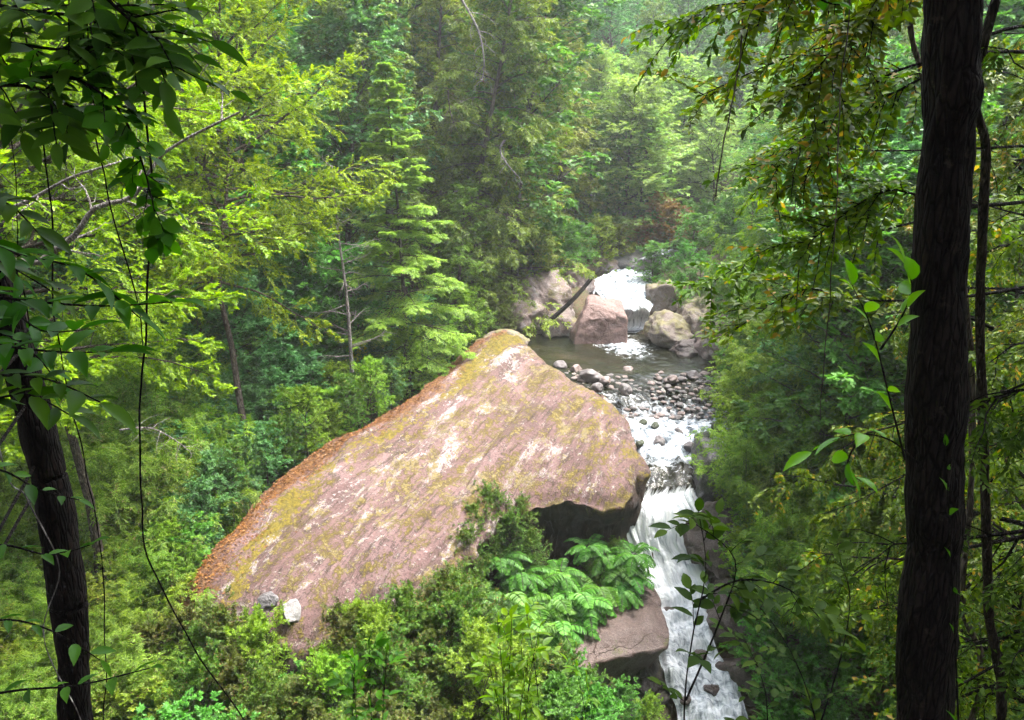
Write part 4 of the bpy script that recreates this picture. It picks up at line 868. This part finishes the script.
# ================================================================ near growth
def path(pts, n=24):
    """smooth path through (u, v, y) picture/depth triples or xyz when tagged"""
    P = np.array([at(*p) if len(p) == 3 else np.array(p[:3]) for p in pts]); m = len(P); t = np.linspace(0, m-1, n); i = np.minimum(t.astype(int), m-2); f = (t-i)[:, None]
    p0, p1, p2, p3 = P[np.maximum(i-1, 0)], P[i], P[i+1], P[np.minimum(i+2, m-1)]
    return .5*((2*p1) + (-p0+p2)*f + (2*p0-5*p1+4*p2-p3)*f**2 + (-p0+3*p1-3*p2+p3)*f**3)
def origin_to(parts, o):
    for me in parts:
        c = np.empty(len(me.vertices)*3, np.float32); me.vertices.foreach_get('co', c); c = c.reshape(-1, 3) - np.asarray(o, np.float32); me.vertices.foreach_set('co', c.ravel()); me.update()
def trunk_mesh(pts, w0, w1, mat, rows=200, sides=36, knots=(), rough=.05, seed=0):
    """w: radii in metres"""
    P = path(pts, rows); V, F = tubes(P[None], w0, w1, sides); V = V.reshape(rows, sides, 3); C = P[:, None]; D = V - C; rad = np.linalg.norm(D, axis=-1, keepdims=True)
    q = V.copy(); q[..., 2] *= .22; dn = 1 + rough*2*fbm(q*14 + seed, 4, seed)[..., None] + rough*2.6*fbm(V*1.7, 4, seed+3)[..., None]
    for (u, v, y, r_, amp) in knots:
        k = at(u, v, y); d = np.linalg.norm(V - k, axis=-1, keepdims=True); dn = dn + amp*np.exp(-(d/r_)**2) - .8*amp*np.exp(-(d/(r_*.35))**2)
    V = C + D*dn; return V.reshape(-1, 3), F
def spray(seed, stems, mat, name, label, cat, nleaf=11, ll=.13, lw=.05, kind='b', wood=.006, k2=0, l2=.3, ang=.95, jit=.3, bark='bark_dark', group=None, start=.15, droop=-.4, root=None):
    r = np.random.default_rng(seed); wd = Bag(); lf = Bag()
    for st in stems:
        P = path(st, 16)[None]; wd.add(*tubes(P, wood, wood*.35, 6))
        if root is not None:      # the bare run of the stem back to the trunk it grows from
            a0 = P[0, 0]; d0 = P[0, 0] - P[0, 1]; rt = np.array([root[0], root[1], np.clip(a0[2] + .15, *root[2]) if hasattr(root[2], '__len__') else root[2]]); tt = np.linspace(0, 1, 14)[:, None]
            q = nz(d0)*np.linalg.norm(rt - a0)*.12 + a0; wd.add(*tubes((a0*(1-tt)**2 + 2*q*tt*(1-tt) + rt*tt**2)[None], wood, wood*1.8, 6))
        L = np.linalg.norm(np.diff(P[0], axis=0), axis=1).sum()
        if k2:
            O, D2, fr = child(r, P, k2, .2, .97, .9, .6); P2 = grow(r, O, D2, l2*r.uniform(.6, 1.2, len(O)), 5, droop, .2)
            wd.add(*tubes(P2, wood*.45, wood*.2, 4)); twigleaves(r, lf, P2, nleaf, ll, lw, ang, jit, kind, vary=.35, start=start)
            twigleaves(r, lf, P[:, 10:], 4, ll, lw, ang, jit, kind, vary=.3)
        else: twigleaves(r, lf, P, nleaf, ll, lw, ang, jit, kind, vary=.3, start=start)
    o = path(stems[0], 4)[0]; a = wd.mesh('stem', M[bark], True); b = lf.mesh('foliage', Gr[mat]); origin_to((a, b), o)
    e = empty(name, o, label=label, category=cat)
    if group: e['group'] = group
    obj('stem', a, e); obj('foliage', b, e); return e

M['bark_mid'] = barkmat('bark_mid_brown', (.02, .015, .011), (.07, .052, .04), 2)
# --- near trunks with real crowns overhead
def near_tree(name, label, V, F, mat, crown_from, seed, nl, l1, gr, up=(.2, 1.), n3=7, lsz=(.15, .08), extra=None):
    r = np.random.default_rng(seed); wd = Bag(); lf = Bag(); wd.add(V, F)
    P = crown_from[None]; O, D, fr = child(r, P, nl, .05, 1, 1.15, 0.); P1 = grow(r, O, D, l1*r.uniform(.6, 1.1, nl), 7, up[0], .3); wd.add(*tubes(P1, .05, .01, 5))
    O, D, fr = child(r, P1, 10, .25, 1, .8, .6); P2 = grow(r, O, D, l1*.36*r.uniform(.6, 1.2, len(O)), 4, up[0], .3); wd.add(*tubes(P2, .012, .004, 4))
    O, D, fr = child(r, P2, n3, .1, 1, .8, .6); P3 = grow(r, O, D, l1*.11*r.uniform(.6, 1.2, len(O)), 2, 0, .2); twigleaves(r, lf, P3, 8, lsz[0], lsz[1], .9, .4)
    o = V[0]; a = wd.mesh('trunk', mat, True); b = lf.mesh('crown', Gr[gr]); origin_to((a, b), o)
    e = empty(name, o, label=label, category='tree'); obj('trunk', a, e); obj('crown', b, e); return e
rpts = [(2.05, 4.2, g1(2.05, 4.2)-.3, 0), (918, 900, 4.2), (924, 760, 4.2), (928, 660, 4.2), (931, 560, 4.2), (936, 430, 4.2), (938, 300, 4.2), (945, 180, 4.2), (952, 60, 4.2), (956, -60, 4.2), (960, -300, 4.2), (2.9, 4.3, 7, 0), (3.0, 4.3, 11, 0)]
V, F = trunk_mesh(rpts, .178, .105, None, 320, 40, [(945, 532, 4.0, .16, .4), (972, 95, 4.1, .10, .4), (905, 440, 4.1, .07, .3), (925, 215, 4.0, .06, .2), (935, 610, 4.0, .1, .12)], .05, 3)
near_tree('tree', 'thick dark bare trunk close by on the right with a knot at mid height', V, F, M['bark_dark'], path([(2.75, 4.25, 3.2, 0), (3.0, 4.3, 11, 0)], 20), 71, 16, 5.2, 'dark', (.1, 0))
lpts = [(-2.9, 4.7, g1(-2.9, 4.7)-.3, 0), (78, 860, 4.7), (76, 720, 4.7), (70, 620, 4.7), (57, 520, 4.7), (38, 430, 4.7), (16, 345, 4.7), (-12, 250, 4.7), (-50, 120, 4.7), (-90, -40, 4.8), (-3.9, 4.9, 4, 0), (-4.2, 5, 9, 0)]
V, F = trunk_mesh(lpts, .115, .07, None, 260, 32, [(40, 440, 4.6, .08, .2), (66, 600, 4.6, .06, .15)], .045, 8)
near_tree('tree', 'leaning dark reddish trunk close by on the left behind the big compound leaves', V, F, M['bark_red'], path([(-3.7, 4.9, 2.9, 0), (-4.2, 5, 9, 0)], 20), 72, 14, 4.4, 'dark', (.2, 0))
# second thin trunks behind the near trunk
def pole_tree(label, pts, w, mat, seed):
    V, F = trunk_mesh(pts, w, w*.6, None, 160, 16, (), .07, seed); a = Bag(); a.add(V, F); me = a.mesh('slender_trunk', M[mat], True); o = V[0]; origin_to((me,), o)
    return obj('slender_trunk', me, loc=o, label=label, category='tree trunk')
pole_tree('slender dark trunk standing just right of the thick near trunk', [(3.9, 6.6, g1(3.9, 6.6)-.3, 0), (992, 760, 6.8), (988, 600, 6.8), (984, 450, 6.8), (980, 320, 6.8), (986, 160, 6.8), (996, 0, 6.8), (5.0, 6.9, 6, 0)], .05, 'bark_mid', 4)
pole_tree('thin pale brown stem between the thick near trunk and the slender dark one', [(4.6, 8.8, g1(4.6, 8.8)-.3, 0), (972, 720, 8.8), (962, 600, 8.8), (972, 470, 8.8), (965, 300, 8.8), (925, 90, 8.8), (912, -20, 8.8), (4.2, 9, 5, 0)], .045, 'bark', 5)

# --- curtain trees on the right
for (x, y, rz, s, lab) in [(7.6, 9.4, 0, 1., 'nearest drooping tree curtaining the right side with yellow flecked leaves'), (8.3, 12.5, 2, .98, 'second drooping tree with yellow flecked leaves behind the nearest curtain tree'),
                           (11.5, 11, 1, 1.05, 'drooping yellow flecked tree behind the slender dark trunk')]:
    put(A_cur, (x, y, g1(x, y)), rz, s, lab, 'tree')
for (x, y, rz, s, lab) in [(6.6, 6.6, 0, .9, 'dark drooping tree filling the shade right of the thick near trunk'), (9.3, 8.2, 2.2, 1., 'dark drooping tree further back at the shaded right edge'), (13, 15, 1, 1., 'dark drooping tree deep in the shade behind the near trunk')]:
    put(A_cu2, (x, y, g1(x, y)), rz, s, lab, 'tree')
for k, (pts, sz, n, lab) in enumerate([([(1000, -120, 7.5), (900, -40, 7.5), (780, -10, 7.5), (672, 24, 7.5)], .055, 26, 'upper drooping bough with yellow flecked leaves reaching furthest toward the pale trees'),
        ([(960, -60, 8.5), (860, 30, 8.5), (780, 60, 8.5), (700, 96, 8.5)], .05, 22, 'second drooping bough just below the upper one ending in yellowing leaves'),
        ([(980, 40, 7.), (900, 90, 7.), (840, 110, 7.), (770, 170, 7.)], .05, 24, 'leafy bough hanging from behind the thick trunk into the curtain'),
        ([(960, 210, 9), (860, 235, 9), (780, 245, 9), (700, 290, 9)], .055, 26, 'sunlit low bough with orange flecks reaching over the right edge of the pool'),
        ([(940, 150, 10), (860, 150, 10), (790, 140, 10), (760, 190, 10)], .05, 20, 'short bough filling the middle of the right leafy curtain'),
        ([(960, -140, 6), (880, -70, 6), (820, -30, 6), (750, 10, 6)], .05, 30, 'dense high bough at the top of the right curtain beside the thick trunk'),
        ([(990, -80, 6.5), (900, -20, 6.5), (850, 30, 6.5), (800, 90, 6.5)], .05, 30, 'dense bough hanging close to the thick trunk below the highest one'),
        ([(930, 60, 7.5), (880, 80, 7.5), (830, 130, 7.5), (800, 190, 7.5)], .05, 26, 'steep bough dropping through the middle of the right curtain'),
        ([(930, 200, 7), (890, 190, 7), (850, 210, 7), (800, 250, 7)], .05, 22, 'bough beside the thick trunk above the big pointed leaves'),
        ([(930, 300, 8), (860, 300, 8), (800, 290, 8), (735, 330, 8)], .055, 22, 'lowest leafy bough of the right curtain above the bamboo')]):
    spray(140 + k, [pts], 'curtain', 'leafy_bough', lab, 'bough', 26, sz*1.6, sz*.8, 'l', .014, int(n*1.5), .6, .9, .55, start=.03, droop=-.45, root=(7.7, 9.6, (-4, 3)))
# --- canopy trees added out of view to keep skylight off the near growth
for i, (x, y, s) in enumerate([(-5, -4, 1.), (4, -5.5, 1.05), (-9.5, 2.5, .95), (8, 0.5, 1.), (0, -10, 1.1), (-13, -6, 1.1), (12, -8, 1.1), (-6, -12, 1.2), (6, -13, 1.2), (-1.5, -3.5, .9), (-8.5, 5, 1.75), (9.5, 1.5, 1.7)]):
    put(A_shade_cano, (x, y, g1(x, y)), i*1.7, s, 'dark canopy tree added out of view to shade the near growth', 'tree', 'added canopy trees round the viewpoint')

# --- left: big compound leaves
spray(101, [[(-60, 290, 2.6), (20, 300, 2.6), (100, 306, 2.6), (172, 302, 2.6)], [(-60, 330, 2.6), (0, 345, 2.6), (60, 352, 2.6), (112, 352, 2.6)], [(-40, 230, 2.6), (20, 255, 2.6), (80, 270, 2.6), (140, 318, 2.6)]], 'near', 'leafy_branch',
      'dark compound leafed branch reaching in at mid left across the leaning trunk', 'branch', 15, .15, .05, start=.1, root=(-2.98, 4.72, (-4.5, .3)))
spray(102, [[(-50, 370, 2.5), (0, 375, 2.5), (50, 380, 2.5), (100, 402, 2.5)], [(-50, 410, 2.5), (-10, 400, 2.5), (30, 395, 2.5), (70, 415, 2.5)]], 'near', 'leafy_branch', 'dark compound leafed branch just under the larger one', 'branch', 13, .14, .05, start=.1, root=(-2.98, 4.72, (-4.5, .3)))
spray(108, [[(-50, 320, 2.9), (-10, 330, 2.9), (30, 350, 2.9), (60, 385, 2.9)], [(-50, 280, 3.), (0, 300, 3.), (40, 330, 3.), (80, 330, 3.)], [(-50, 250, 3.), (-10, 240, 3.), (20, 280, 3.), (30, 330, 3.)]], 'near', 'leafy_branch', 'dark leaf cluster hiding the top of the leaning trunk', 'branch', 12, .13, .055, root=(-2.98, 4.72, (-4.5, .3)))
spray(103, [[(-60, 210, 2.8), (-20, 200, 2.8), (10, 205, 2.8), (40, 235, 2.8)], [(-60, 265, 2.8), (-30, 262, 2.8), (0, 262, 2.8), (50, 290, 2.8)]], 'near', 'leafy_branch', 'short dark leafy branch above the compound leaves at the edge', 'branch', 11, .13, .055, root=(-2.98, 4.72, (-4.5, .3)))
spray(104, [[(-60, -10, 3.2), (20, 10, 3.2), (90, 20, 3.2), (158, 62, 3.2)], [(-60, 40, 3.2), (0, 42, 3.2), (70, 50, 3.2), (120, 40, 3.2)], [(60, -60, 3.1), (90, -20, 3.1), (130, 20, 3.1), (158, 40, 3.1)], [(-40, 90, 3.2), (10, 85, 3.2), (50, 92, 3.2), (75, 112, 3.2)]],
      'dark', 'leafy_branch', 'dense dark leafy bough hanging in the top left corner', 'branch', 7, .12, .05, k2=11, l2=.28, wood=.01, root=(-2.98, 4.72, (-4.5, .3)))
spray(105, [[(-60, 100, 3.0), (0, 86, 3.0), (60, 76, 3.0), (100, 92, 3.0), (128, 125, 3.0), (150, 190, 3.0), (158, 240, 3.0)]], 'near', 'leafy_vine', 'arching dark twig with small hanging leaves below the top left bough', 'vine', 6, .065, .05, k2=26, l2=.12, wood=.007, root=(-2.98, 4.72, (-4.5, .3)))
spray(106, [[(-50, 560, 3.0), (0, 545, 3.0), (50, 555, 3.0), (90, 545, 3.0)], [(-50, 470, 3.2), (0, 470, 3.2), (40, 490, 3.2), (80, 500, 3.2)], [(-40, 700, 2.8), (20, 690, 2.8), (80, 685, 2.8), (150, 668, 2.8)], [(-40, 640, 3), (0, 620, 3), (50, 630, 3), (100, 660, 3)]], 'near', 'leafy_branch',
      'thin twigs with dim leaves crossing the foot of the leaning trunk', 'branch', 9, .10, .04, root=(-2.98, 4.72, (-4.5, .3)))
spray(107, [[(770, -50, 2.6), (800, -20, 2.6), (822, 0, 2.6), (840, 5, 2.6)]], 'near', 'leafy_branch', 'single sprig of fresh leaves hanging at the top edge near the thick trunk', 'branch', 6, .08, .035, root=(2.5, 4.2, (0, 3)))
# --- vines
def vine(pts, w, label, mat='bark_red'):
    p0 = at(*pts[0]); pts = [(p0[0] - .25, p0[1] + .1, 4.5, 0), (p0[0] - .08, p0[1], max(p0[2] + .8, 1.6), 0)] + list(pts)
    b = Bag(); P = path(pts, 80); P = P + .012*np.stack([fbm(P*3, 3, 1), fbm(P*3, 3, 2), 0*P[:, 0]], -1); b.add(*tubes(P[None], w, w*.6, 6)); me = b.mesh('vine', M[mat], True); o = P[0]; origin_to((me,), o)
    obj('vine', me, loc=o, label=label, category='vine')
vine([(70, -60, 3.6), (84, 60, 3.6), (100, 160, 3.6), (118, 230, 3.6), (137, 300, 3.6), (142, 345, 3.6)], .0045, 'thin brown vine slanting from the top left bough to the compound leaves')
vine([(148, 130, 3.8), (150, 240, 3.8), (147, 330, 3.8), (140, 400, 3.8), (143, 500, 3.8), (150, 560, 3.8), (195, 650, 3.8), (255, 740, 3.8), (330, 900, 3.8)], .006, 'brown vine hanging in front of the bamboo and curving away below')
vine([(48, 160, 3.7), (55, 300, 3.7), (70, 400, 3.7), (88, 470, 3.7), (100, 560, 3.7), (106, 680, 3.7), (100, 800, 3.7)], .0045, 'straight thin vine beside the leaning trunk')
vine([(-10, 410, 3.4), (30, 500, 3.4), (60, 570, 3.4), (45, 640, 3.4), (90, 740, 3.4)], .004, 'pale thin stem looping across the leaning trunk', 'bark_pale')
vine([(10, 120, 3.9), (18, 250, 3.9), (24, 330, 3.9), (15, 420, 3.9)], .003, 'very thin vine nearest the picture edge', 'bark_red')
vine([(748, -160, 6.), (742, 30, 6.), (735, 90, 6.), (722, 160, 6.), (716, 200, 6.)], .008, 'thin dangling vine over the pale trees beyond the waterfall', 'bark')
vine([(850, -20, 5.), (842, 80, 5.), (838, 200, 5.), (828, 330, 5.), (822, 420, 5.)], .005, 'thin vine hanging inside the right leafy curtain', 'bark')
# --- twig with big fresh leaves by the near trunk
spray(111, [[(905, 460, 3.8), (890, 400, 3.8), (872, 330, 3.8), (852, 285, 3.8)], [(880, 350, 3.8), (900, 320, 3.8), (912, 290, 3.8), (905, 262, 3.8)]], 'sprout', 'sapling', 'sapling twig with big pointed leaves leaning against the thick trunk at mid height', 'sapling', 8, .17, .07, start=.3)
spray(112, [[(925, 470, 3.9), (890, 440, 3.9), (850, 435, 3.9), (812, 452, 3.9)], [(860, 438, 3.9), (850, 455, 3.9), (848, 470, 3.9), (860, 480, 3.9)]], 'sprout', 'leafy_branch', 'twig with broad bright leaves sticking out of the thick trunk over the bamboo', 'branch', 6, .15, .065, start=.4)
spray(113, [[(960, 760, 3.6), (955, 640, 3.6), (950, 530, 3.6), (945, 440, 3.6)]], 'near', 'sapling', 'thin climbing stem with small leaves up the face of the thick trunk', 'sapling', 9, .085, .035)
# --- sapling in front of the cascade
spray(121, [[(684, 900, 4.2), (684, 720, 4.2), (692, 640, 4.2), (706, 570, 4.2), (698, 510, 4.2)], [(686, 700, 4.2), (720, 620, 4.2), (735, 560, 4.2), (690, 520, 4.2)], [(700, 600, 4.2), (740, 580, 4.2), (790, 590, 4.2), (830, 630, 4.2)]], 'dark', 'sapling',
      'dark slender sapling rising in front of the white cascade', 'sapling', 6, .11, .055, k2=8, l2=.2, wood=.007)
spray(122, [[(840, 900, 4.6), (820, 740, 4.6), (790, 650, 4.6), (745, 590, 4.6)], [(815, 740, 4.6), (840, 660, 4.6), (850, 600, 4.6), (840, 560, 4.6)], [(790, 900, 4.6), (770, 760, 4.6), (765, 690, 4.6), (745, 640, 4.6)]], 'dark', 'sapling',
      'leafy dark sapling low on the right between the cascade and the thick trunk', 'sapling', 5, .09, .045, k2=9, l2=.22, wood=.006)
# --- bright leafy stems at the bottom
def stems(u0, u1, n, v0, y, seed):
    r = np.random.default_rng(seed); out = []
    for k in range(n):
        u = r.uniform(u0, u1); v = v0 + r.uniform(0, 60); out.append([(u + r.uniform(-20, 20), 1000, y), (u + r.uniform(-8, 8), 840, y), (u, (v+800)/2, y), (u + r.uniform(-14, 14), v, y)])
    return out
spray(131, stems(470, 545, 9, 612, 7., 1), 'sprout', 'leafy_plant', 'clump of upright stems with bright pointed leaves rising in front of the ferns', 'plant', 5, .13, .055, k2=9, l2=.22, wood=.008, start=.3)
spray(132, stems(335, 400, 5, 640, 6.6, 2), 'near', 'leafy_plant', 'smaller clump of bright leafed stems at the bottom left of the fern ledge', 'plant', 5, .13, .055, k2=7, l2=.2, wood=.008, start=.3)
spray(133, stems(585, 612, 2, 652, 6.6, 3), 'sprout', 'leafy_plant', 'lone sprout with a few bright leaves below the rock shelf', 'plant', 5, .11, .045, k2=4, l2=.14, wood=.006)
# --- dead wood
def dead(name, label, cat, pts, w, seed, k, l, mat='bark_pale', up=-.3, sub=5, taper=.25):
    r = np.random.default_rng(seed); b = Bag(); P = path(pts, 22)[None]; b.add(*tubes(P, w, w*taper, 8))
    if k:
        O, D, fr = child(r, P, k, .1, .98, 1.2, 0); P1 = grow(r, O, D, l*(1.15-.6*fr)*r.uniform(.5, 1.2, k), 5, up, .35); b.add(*tubes(P1, w*.3, w*.08, 4))
        O, D, fr = child(r, P1, sub, .2, 1, .8, 0); P2 = grow(r, O, D, l*.35*r.uniform(.5, 1.2, len(O)), 3, up, .35); b.add(*tubes(P2, w*.12, w*.04, 3))
    me = b.mesh(name, M[mat], True); o = P[0, 0]; origin_to((me,), o); return obj(name, me, loc=o, label=label, category=cat)
dead('dead_tree', 'pale dead snag with bare side twigs left of the young conifer', 'dead tree', [(352, 372, 26.5), (347, 300, 26.5), (338, 230, 26.5), (332, 165, 26.5)], .07, 1, 34, 1.2)
dead('dead_branch', 'pale bare limb crossing the yellow green crown at upper left', 'dead branch', [(-9.6, 10.6, g1(-9.6, 10.6)-.2, 0), (-40, 330, 11), (40, 262, 11), (75, 235, 11), (95, 208, 11), (135, 195, 11), (165, 152, 11), (240, 112, 11)], .06, 2, 9, .9, up=.1)
dead('dead_branch', 'second pale limb lower and left of the first in the yellow green crown', 'dead branch', [(-10.5, 11.5, g1(-10.5, 11.5)-.2, 0), (-90, 290, 11.5), (-20, 225, 11.5), (30, 200, 11.5), (70, 178, 11.5), (110, 165, 11.5)], .05, 3, 6, .8, up=.1)
dead('dead_branch', 'clump of bleached dead twigs high in the olive evergreen', 'dead branch', [(462, 0, 33), (478, 30, 33), (484, 60, 33), (482, 82, 33)], .05, 4, 16, 1.1, up=-.9)
dead('dead_branch', 'bleached twigs hanging lower in the olive evergreen', 'dead branch', [(505, 140, 33.5), (500, 150, 33.5), (508, 165, 33.5), (520, 178, 33.5)], .05, 5, 7, .8, up=-.8)
dead('dead_branch', 'brownish dead twigs between the conifer top and the olive evergreen', 'dead branch', [(448, 90, 33), (450, 110, 33), (456, 130, 33)], .04, 6, 12, 1., up=-1.2, mat='bark')
dead('dead_branch', 'grey twig tangle among the bamboo left of the slab', 'dead branch', [(120, 430, 14), (150, 428, 14), (175, 440, 14), (190, 452, 14)], .02, 7, 14, .7, up=-.5)
dead('fallen_log', 'dark fallen log slanting down to the pool beside the reddish boulder', 'log', [(541, 328, 35.2), (562, 310, 35.4), (580, 292, 35.9), (600, 268, 38.5)], .12, 8, 0, 0, 'bark_dark', taper=.7)
for e in PROTO:
    if e.name not in used:
        for ch in list(e.children): bpy.data.objects.remove(ch)
        bpy.data.objects.remove(e)
# ================================================================ camera, light, air
cam = bpy.data.cameras.new('camera'); cam.sensor_width = 36; cam.lens = 36 * FPX / 1024; cam.clip_start = .05; cam.clip_end = 1000
co = bpy.data.objects.new('camera', cam); COL.objects.link(co); co.rotation_euler = (PI/2 - PITCH, 0, 0); S.camera = co
w = bpy.data.worlds.new('World'); S.world = w; w.use_nodes = True; nt = w.node_tree; bg = nt.nodes['Background']
sk = nt.nodes.new('ShaderNodeTexSky'); sk.sky_type = 'NISHITA'; sk.sun_disc = False
SE, SA = R(68), R(70)      # elevation; azimuth from +y towards +x
sk.sun_elevation = SE; sk.sun_rotation = SA; sk.air_density = 1.; sk.dust_density = 4; sk.ozone_density = 1
hs = nt.nodes.new('ShaderNodeHueSaturation'); hs.inputs['Saturation'].default_value = .45
nt.links.new(sk.outputs[0], hs.inputs['Color']); nt.links.new(hs.outputs[0], bg.inputs[0]); bg.inputs[1].default_value = .15
sl = bpy.data.lights.new('sun', 'SUN'); sl.energy = SUNP; sl.angle = R(20); sl.color = (1, .96, .88)
so = bpy.data.objects.new('sun', sl); COL.objects.link(so)
from mathutils import Vector
sd_ = Vector((math.sin(SA)*math.cos(SE), math.cos(SA)*math.cos(SE), math.sin(SE)))
so.rotation_euler = sd_.to_track_quat('Z', 'Y').to_euler()
if HAZE > 0:
    hv = NT('haze'); pv = hv.n('ShaderNodeVolumePrincipled', {'Color': (.93, .98, 1, 1), 'Density': HAZE, 'Anisotropy': .25}); hv.l(pv.outputs[0], hv.out.inputs['Volume'])
    x0, x1, y0, y1, z0, z1 = -125, 130, -36, 420, -26, 110
    V = np.array([(x, y, z) for x in (x0, x1) for y in (y0, y1) for z in (z0, z1)])
    obj('haze', mesh('haze', V, [[(0,1,3,2),(4,6,7,5),(0,4,5,1),(2,3,7,6),(0,2,6,4),(1,5,7,3)]], hv.m), kind='stuff')
S.view_settings.view_transform = 'Standard'; S.view_settings.look = 'None'; S.view_settings.gamma = 1; S.view_settings.exposure = EXPO
S.render.engine = 'CYCLES'
cy = S.cycles; cy.max_bounces = 8; cy.diffuse_bounces = 5; cy.glossy_bounces = 2; cy.transmission_bounces = 4; cy.transparent_max_bounces = 6; cy.volume_bounces = 1
cy.use_denoising = True; cy.denoiser = 'OPENIMAGEDENOISE'; cy.use_adaptive_sampling = True; cy.adaptive_threshold = .02
cy.sample_clamp_indirect = 6; cy.caustics_reflective = False; cy.caustics_refractive = False
